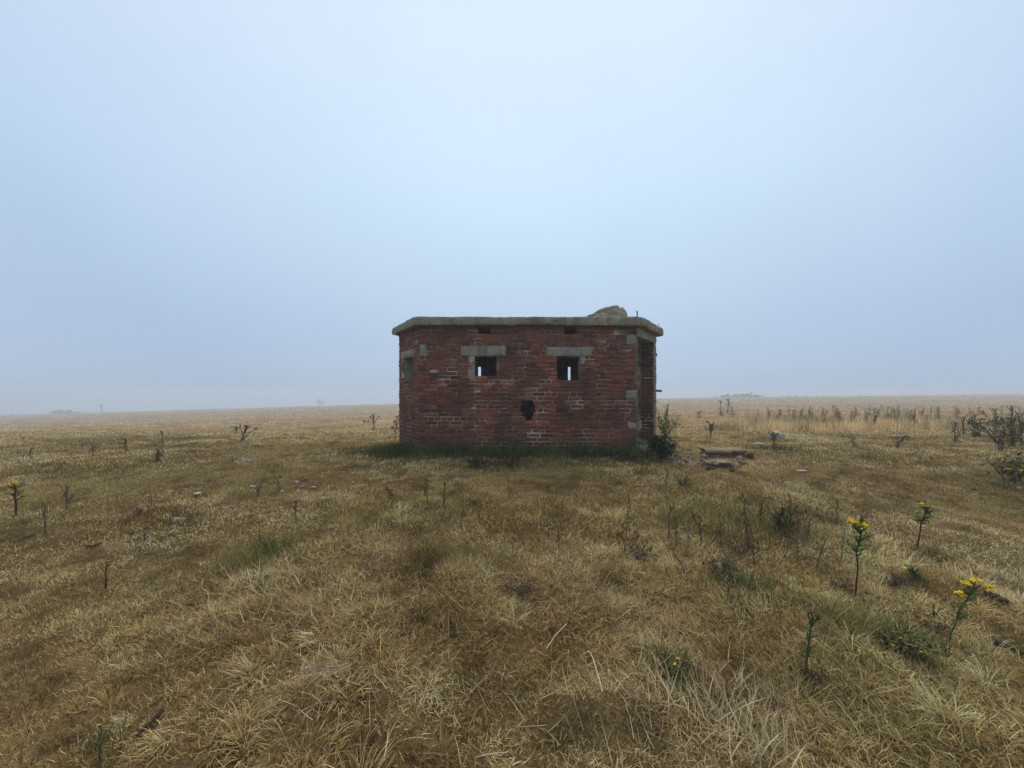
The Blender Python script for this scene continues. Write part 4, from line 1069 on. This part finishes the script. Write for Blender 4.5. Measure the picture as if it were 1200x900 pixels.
for k, (px, py, w_, h_) in enumerate(((826, 538, 9, 6), (833, 551, 8, 4), (864, 549, 12, 5), (872, 545, 10, 5), (880, 537, 7, 6), (824, 547, 6, 4), (868, 540, 9, 5), (858, 553, 6, 3))):
    stone('earthy brick lump broken off the fallen brickwork slabs', px, py, w_, h_, 260 + k, ('earth', 'seedrust', 'earth')[k % 3], 'brick_lump', 'rubble', 'lumps broken off the brickwork slabs', .45, .5, 9)

def slab(label, px, py, w_px, depth, h, seed, rz, back=0.0, zl=0.0):
    """a fallen piece of brickwork: courses of brick under a cap of mortar and earth"""
    p = at(px, py); u = p.y / F; w = w_px * u
    root = empty('brickwork_slab', p + Vector((0, back, zl)), label, 'brick slab', None, rz)
    mb = MB(); rough_box(mb, -w / 2, w / 2, 0, depth, h * .62, h, .035, .026, seed, rnd=.028)
    mb.build('mortar_cap', M['earth'], root)
    rnd = random.Random(seed); mb = MB(); y0 = .012
    for (za, zb) in ((-.05, h * .28), (h * .30, h * .60)):
        x = -w / 2 + rnd.uniform(0, .06)
        while x < w / 2 - .05:
            L = rnd.choice((.215, .1025, .2)); x1 = min(x + L, w / 2 - rnd.uniform(0, .05))
            if x1 - x > .05 and rnd.random() > .12:
                o_ = rnd.uniform(-.02, .035)
                rough_box(mb, x, x1, y0 + o_, y0 + .11 + o_, za, zb, .05, .005, rnd.randint(0, 999), rnd=.008)
            x = x1 + .012
        y0 += .018
    mb.c = [(.17, .10, .065)] * len(mb.v); mb.usec = True
    rq = np.random.default_rng(seed); 
    mb.build('brick_course', M['brick'], root)
    mb = MB(); rough_box(mb, -w / 2 + .03, w / 2 - .03, .07, depth - .03, -.06, h * .66, .06, .01, seed + 1); mb.build('mortar_core', M['mortar'], root)
    return root
slab('larger fallen brickwork slab with an earthy top lying right of the pillbox', 854, 537, 48, .42, .14, 61, -.05)
slab('smaller fallen brickwork slab lying in front of the larger one', 846, 549, 34, .26, .095, 62, .06)

def soil_patch(label, px, py, w_px, seed):
    p = at(px, py); u = p.y / F; mb = MB(); r = w_px * u * .5; n = 22; vs = [Vector((0, 0, 0))]
    for j in (1, 2, 3):
        for k in range(n):
            a = math.tau * k / n; q = r * j / 3 * (1 + .35 * mnoise.noise(Vector((math.cos(a) * 1.4, math.sin(a) * 1.4, seed))))
            vs.append(Vector((math.cos(a) * q, math.sin(a) * q * .7, 0)))
    vs = [Vector((v.x, v.y, h1(p.x + v.x, p.y + v.y) - p.z + .014 * max(0, 1 - (v.x ** 2 + v.y ** 2 * 2) / r ** 2) - .004 + .012 * mnoise.noise(v * 30))) for v in vs]
    fs = [(0, 1 + k, 1 + (k + 1) % n) for k in range(n)]
    for j in (0, 1):
        for k in range(n): fs.append((1 + j * n + k, 1 + (j + 1) * n + k, 1 + (j + 1) * n + (k + 1) % n, 1 + j * n + (k + 1) % n))
    mb.add(vs, fs); o = mb.build('bare_soil', M['soil'], None, True); o.location = p
    tag(o, label, 'soil', kind='structure')
soil_patch('bare reddish brown soil under the rubble beside the brick slabs', 806, 541, 66, 5)
soil_patch('bare pinkish soil scrape in the lower left grass', 383, 786, 60, 3)

def stick(label, pts_px, r_px, mat, name='stick', cat='stick', lift=.02, arch=0):
    P = [at(*q) for q in pts_px]; u = P[0].y / F; mb = MB(); n = len(P)
    fine = []
    for i in range(n - 1):
        for k in range(4):
            t = k / 4; q = P[i].lerp(P[i + 1], t); tt = (i + t) / (n - 1); fine.append(q + Vector((0, 0, lift + arch * math.sin(math.pi * tt) + random.uniform(-.004, .004))))
    fine.append(P[-1] + Vector((0, 0, lift))); o0 = P[0]
    mb.tube([q - o0 for q in fine], [r_px * u * random.uniform(.75, 1.15) for _ in fine], 6)
    o = mb.build(name, M[mat]); o.location = o0; tag(o, label, cat)
stick('black rotten log lying right of the bushy ragwort', [(1152, 698), (1166, 703), (1180, 710)], 4.5, 'wood', 'log', 'log', .015)
stick('dark stick near the right edge in the lower right grass', [(1166, 760), (1183, 766), (1199, 774)], 3.2, 'wood')
stick('bent pale straw stick standing out in the centre foreground', [(682, 790), (692, 800), (706, 836)], .9, 'straw', lift=.09, arch=.05)
stick('long pale straw stick across the dark gap in the centre', [(640, 783), (652, 768), (664, 752)], .7, 'straw', lift=.1)
stick('dark fallen stem on the bottom left slope', [(160, 868), (178, 852), (190, 838)], 2.2, 'wood', 'fallen_stem', 'stem')
stick('dead brown stem lying along the left edge slope', [(14, 639), (28, 634), (42, 629)], .9, 'wood', 'fallen_stem', 'stem')
stick('dark stick in grass below the left slope plant', [(100, 643), (109, 644), (118, 640)], 1.3, 'wood')

# ------------------------------------------------------------------ fog, sky, sun
SUN_EL, SUN_AZ = 63.0, 4.0     # behind the fog, in front of the camera
w = bpy.data.worlds.new('World'); scene.world = w; w.use_nodes = True
nt = w.node_tree; n, l = nt.nodes, nt.links; n.clear()
sky = n.new('ShaderNodeTexSky'); sky.sky_type = 'NISHITA'; sky.sun_disc = False
sky.sun_elevation = R(SUN_EL); sky.sun_rotation = R(SUN_AZ); sky.dust_density = 1
tc = n.new('ShaderNodeTexCoord'); sep = n.new('ShaderNodeSeparateXYZ'); l.new(tc.outputs['Generated'], sep.inputs[0])
rp = ramp(n, [(0.0, (3.65, 4.6, 5.8)), (.16, (3.9, 5.05, 6.35)), (.42, (4.65, 5.95, 7.3)), (.7, (5.5, 6.4, 7.6)), (1, (5.2, 6.0, 7.2))])
l.new(sep.outputs[2], rp.inputs[0])
sd = Vector((math.sin(R(SUN_AZ)) * math.cos(R(38)), math.cos(R(SUN_AZ)) * math.cos(R(38)), math.sin(R(38))))
dot = n.new('ShaderNodeVectorMath'); dot.operation = 'DOT_PRODUCT'; l.new(tc.outputs['Generated'], dot.inputs[0]); dot.inputs[1].default_value = sd
gl = ramp(n, [(0.0, (.95, .95, .95)), (.40, (.92, .90, .94)), (.62, (.86, .87, .925)), (.8, (.95, .95, .97)), (1.0, (1.04, 1.05, 1.04))]); l.new(dot.outputs['Value'], gl.inputs[0])
fogc = mixc(n, l, 1.0, rp.outputs[0], gl.outputs[0], 'MULTIPLY')
ft = noise_tex(n, l, tc.outputs['Generated'], 1.7, 3, .5)
fr_ = ramp(n, [(.3, (.955, .96, .97)), (.7, (1.035, 1.03, 1.02))]); l.new(ft.outputs[0], fr_.inputs[0])
fogc = mixc(n, l, 1.0, fogc, fr_.outputs[0], 'MULTIPLY')      # faint banks in the fog
fin = mixc(n, l, .97, sky.outputs[0], fogc)
bg = n.new('ShaderNodeBackground'); bg.inputs['Strength'].default_value = .1; l.new(fin, bg.inputs[0])
wo = n.new('ShaderNodeOutputWorld'); l.new(bg.outputs[0], wo.inputs[0])

sl = bpy.data.lights.new('sun', 'SUN'); sl.energy = 1.5; sl.angle = R(40); sl.color = (1, .9, .74)
so = bpy.data.objects.new('sun', sl); col.objects.link(so)
so.rotation_euler = (R(90 - SUN_EL), 0, R(180 - SUN_AZ))

m, nt, n, l = new_mat('fog_air')
pv = n.new('ShaderNodeVolumePrincipled'); pv.inputs['Color'].default_value = (.82, .90, .98, 1); pv.inputs['Density'].default_value = .0037; pv.inputs['Anisotropy'].default_value = 0.38
oo = n.new('ShaderNodeOutputMaterial'); l.new(pv.outputs[0], oo.inputs['Volume'])
zmin = float(GZ.min()) - 1; ztop = 3.3
mb = MB(); x0, x1, y0, y1 = -425, 425, -421, 429
vs = [(x0, y0, zmin), (x1, y0, zmin), (x1, y1, zmin), (x0, y1, zmin), (x0, y0, ztop), (x1, y0, ztop), (x1, y1, ztop), (x0, y1, ztop)]
mb.add(vs, [(3, 2, 1, 0), (4, 5, 6, 7), (0, 1, 5, 4), (1, 2, 6, 5), (2, 3, 7, 6), (3, 0, 4, 7)])
o = mb.build('haze', m); tag(o, 'pale blue sea fog lying over the whole field', 'fog', kind='stuff')

# ------------------------------------------------------------------ camera and render settings
cd = bpy.data.cameras.new('camera'); cam = bpy.data.objects.new('camera', cd); col.objects.link(cam)
cd.sensor_width = 36; cd.lens = 36 * F / 1200; cd.shift_y = (HZ - 450) / 1200; cd.clip_end = 3000; cd.clip_start = .02
cam.location = (0, 0, EYE); cam.rotation_euler = (R(90), 0, 0)
scene.camera = cam
scene.view_settings.view_transform = 'Standard'; scene.view_settings.look = 'None'; scene.view_settings.gamma = 1; scene.view_settings.exposure = .38
scene.view_settings.use_curve_mapping = False
cy = scene.cycles
cy.max_bounces = 6; cy.diffuse_bounces = 4; cy.transmission_bounces = 4; cy.volume_bounces = 1; cy.glossy_bounces = 2
cy.use_denoising = True
cy.use_adaptive_sampling = True; cy.adaptive_threshold = .02
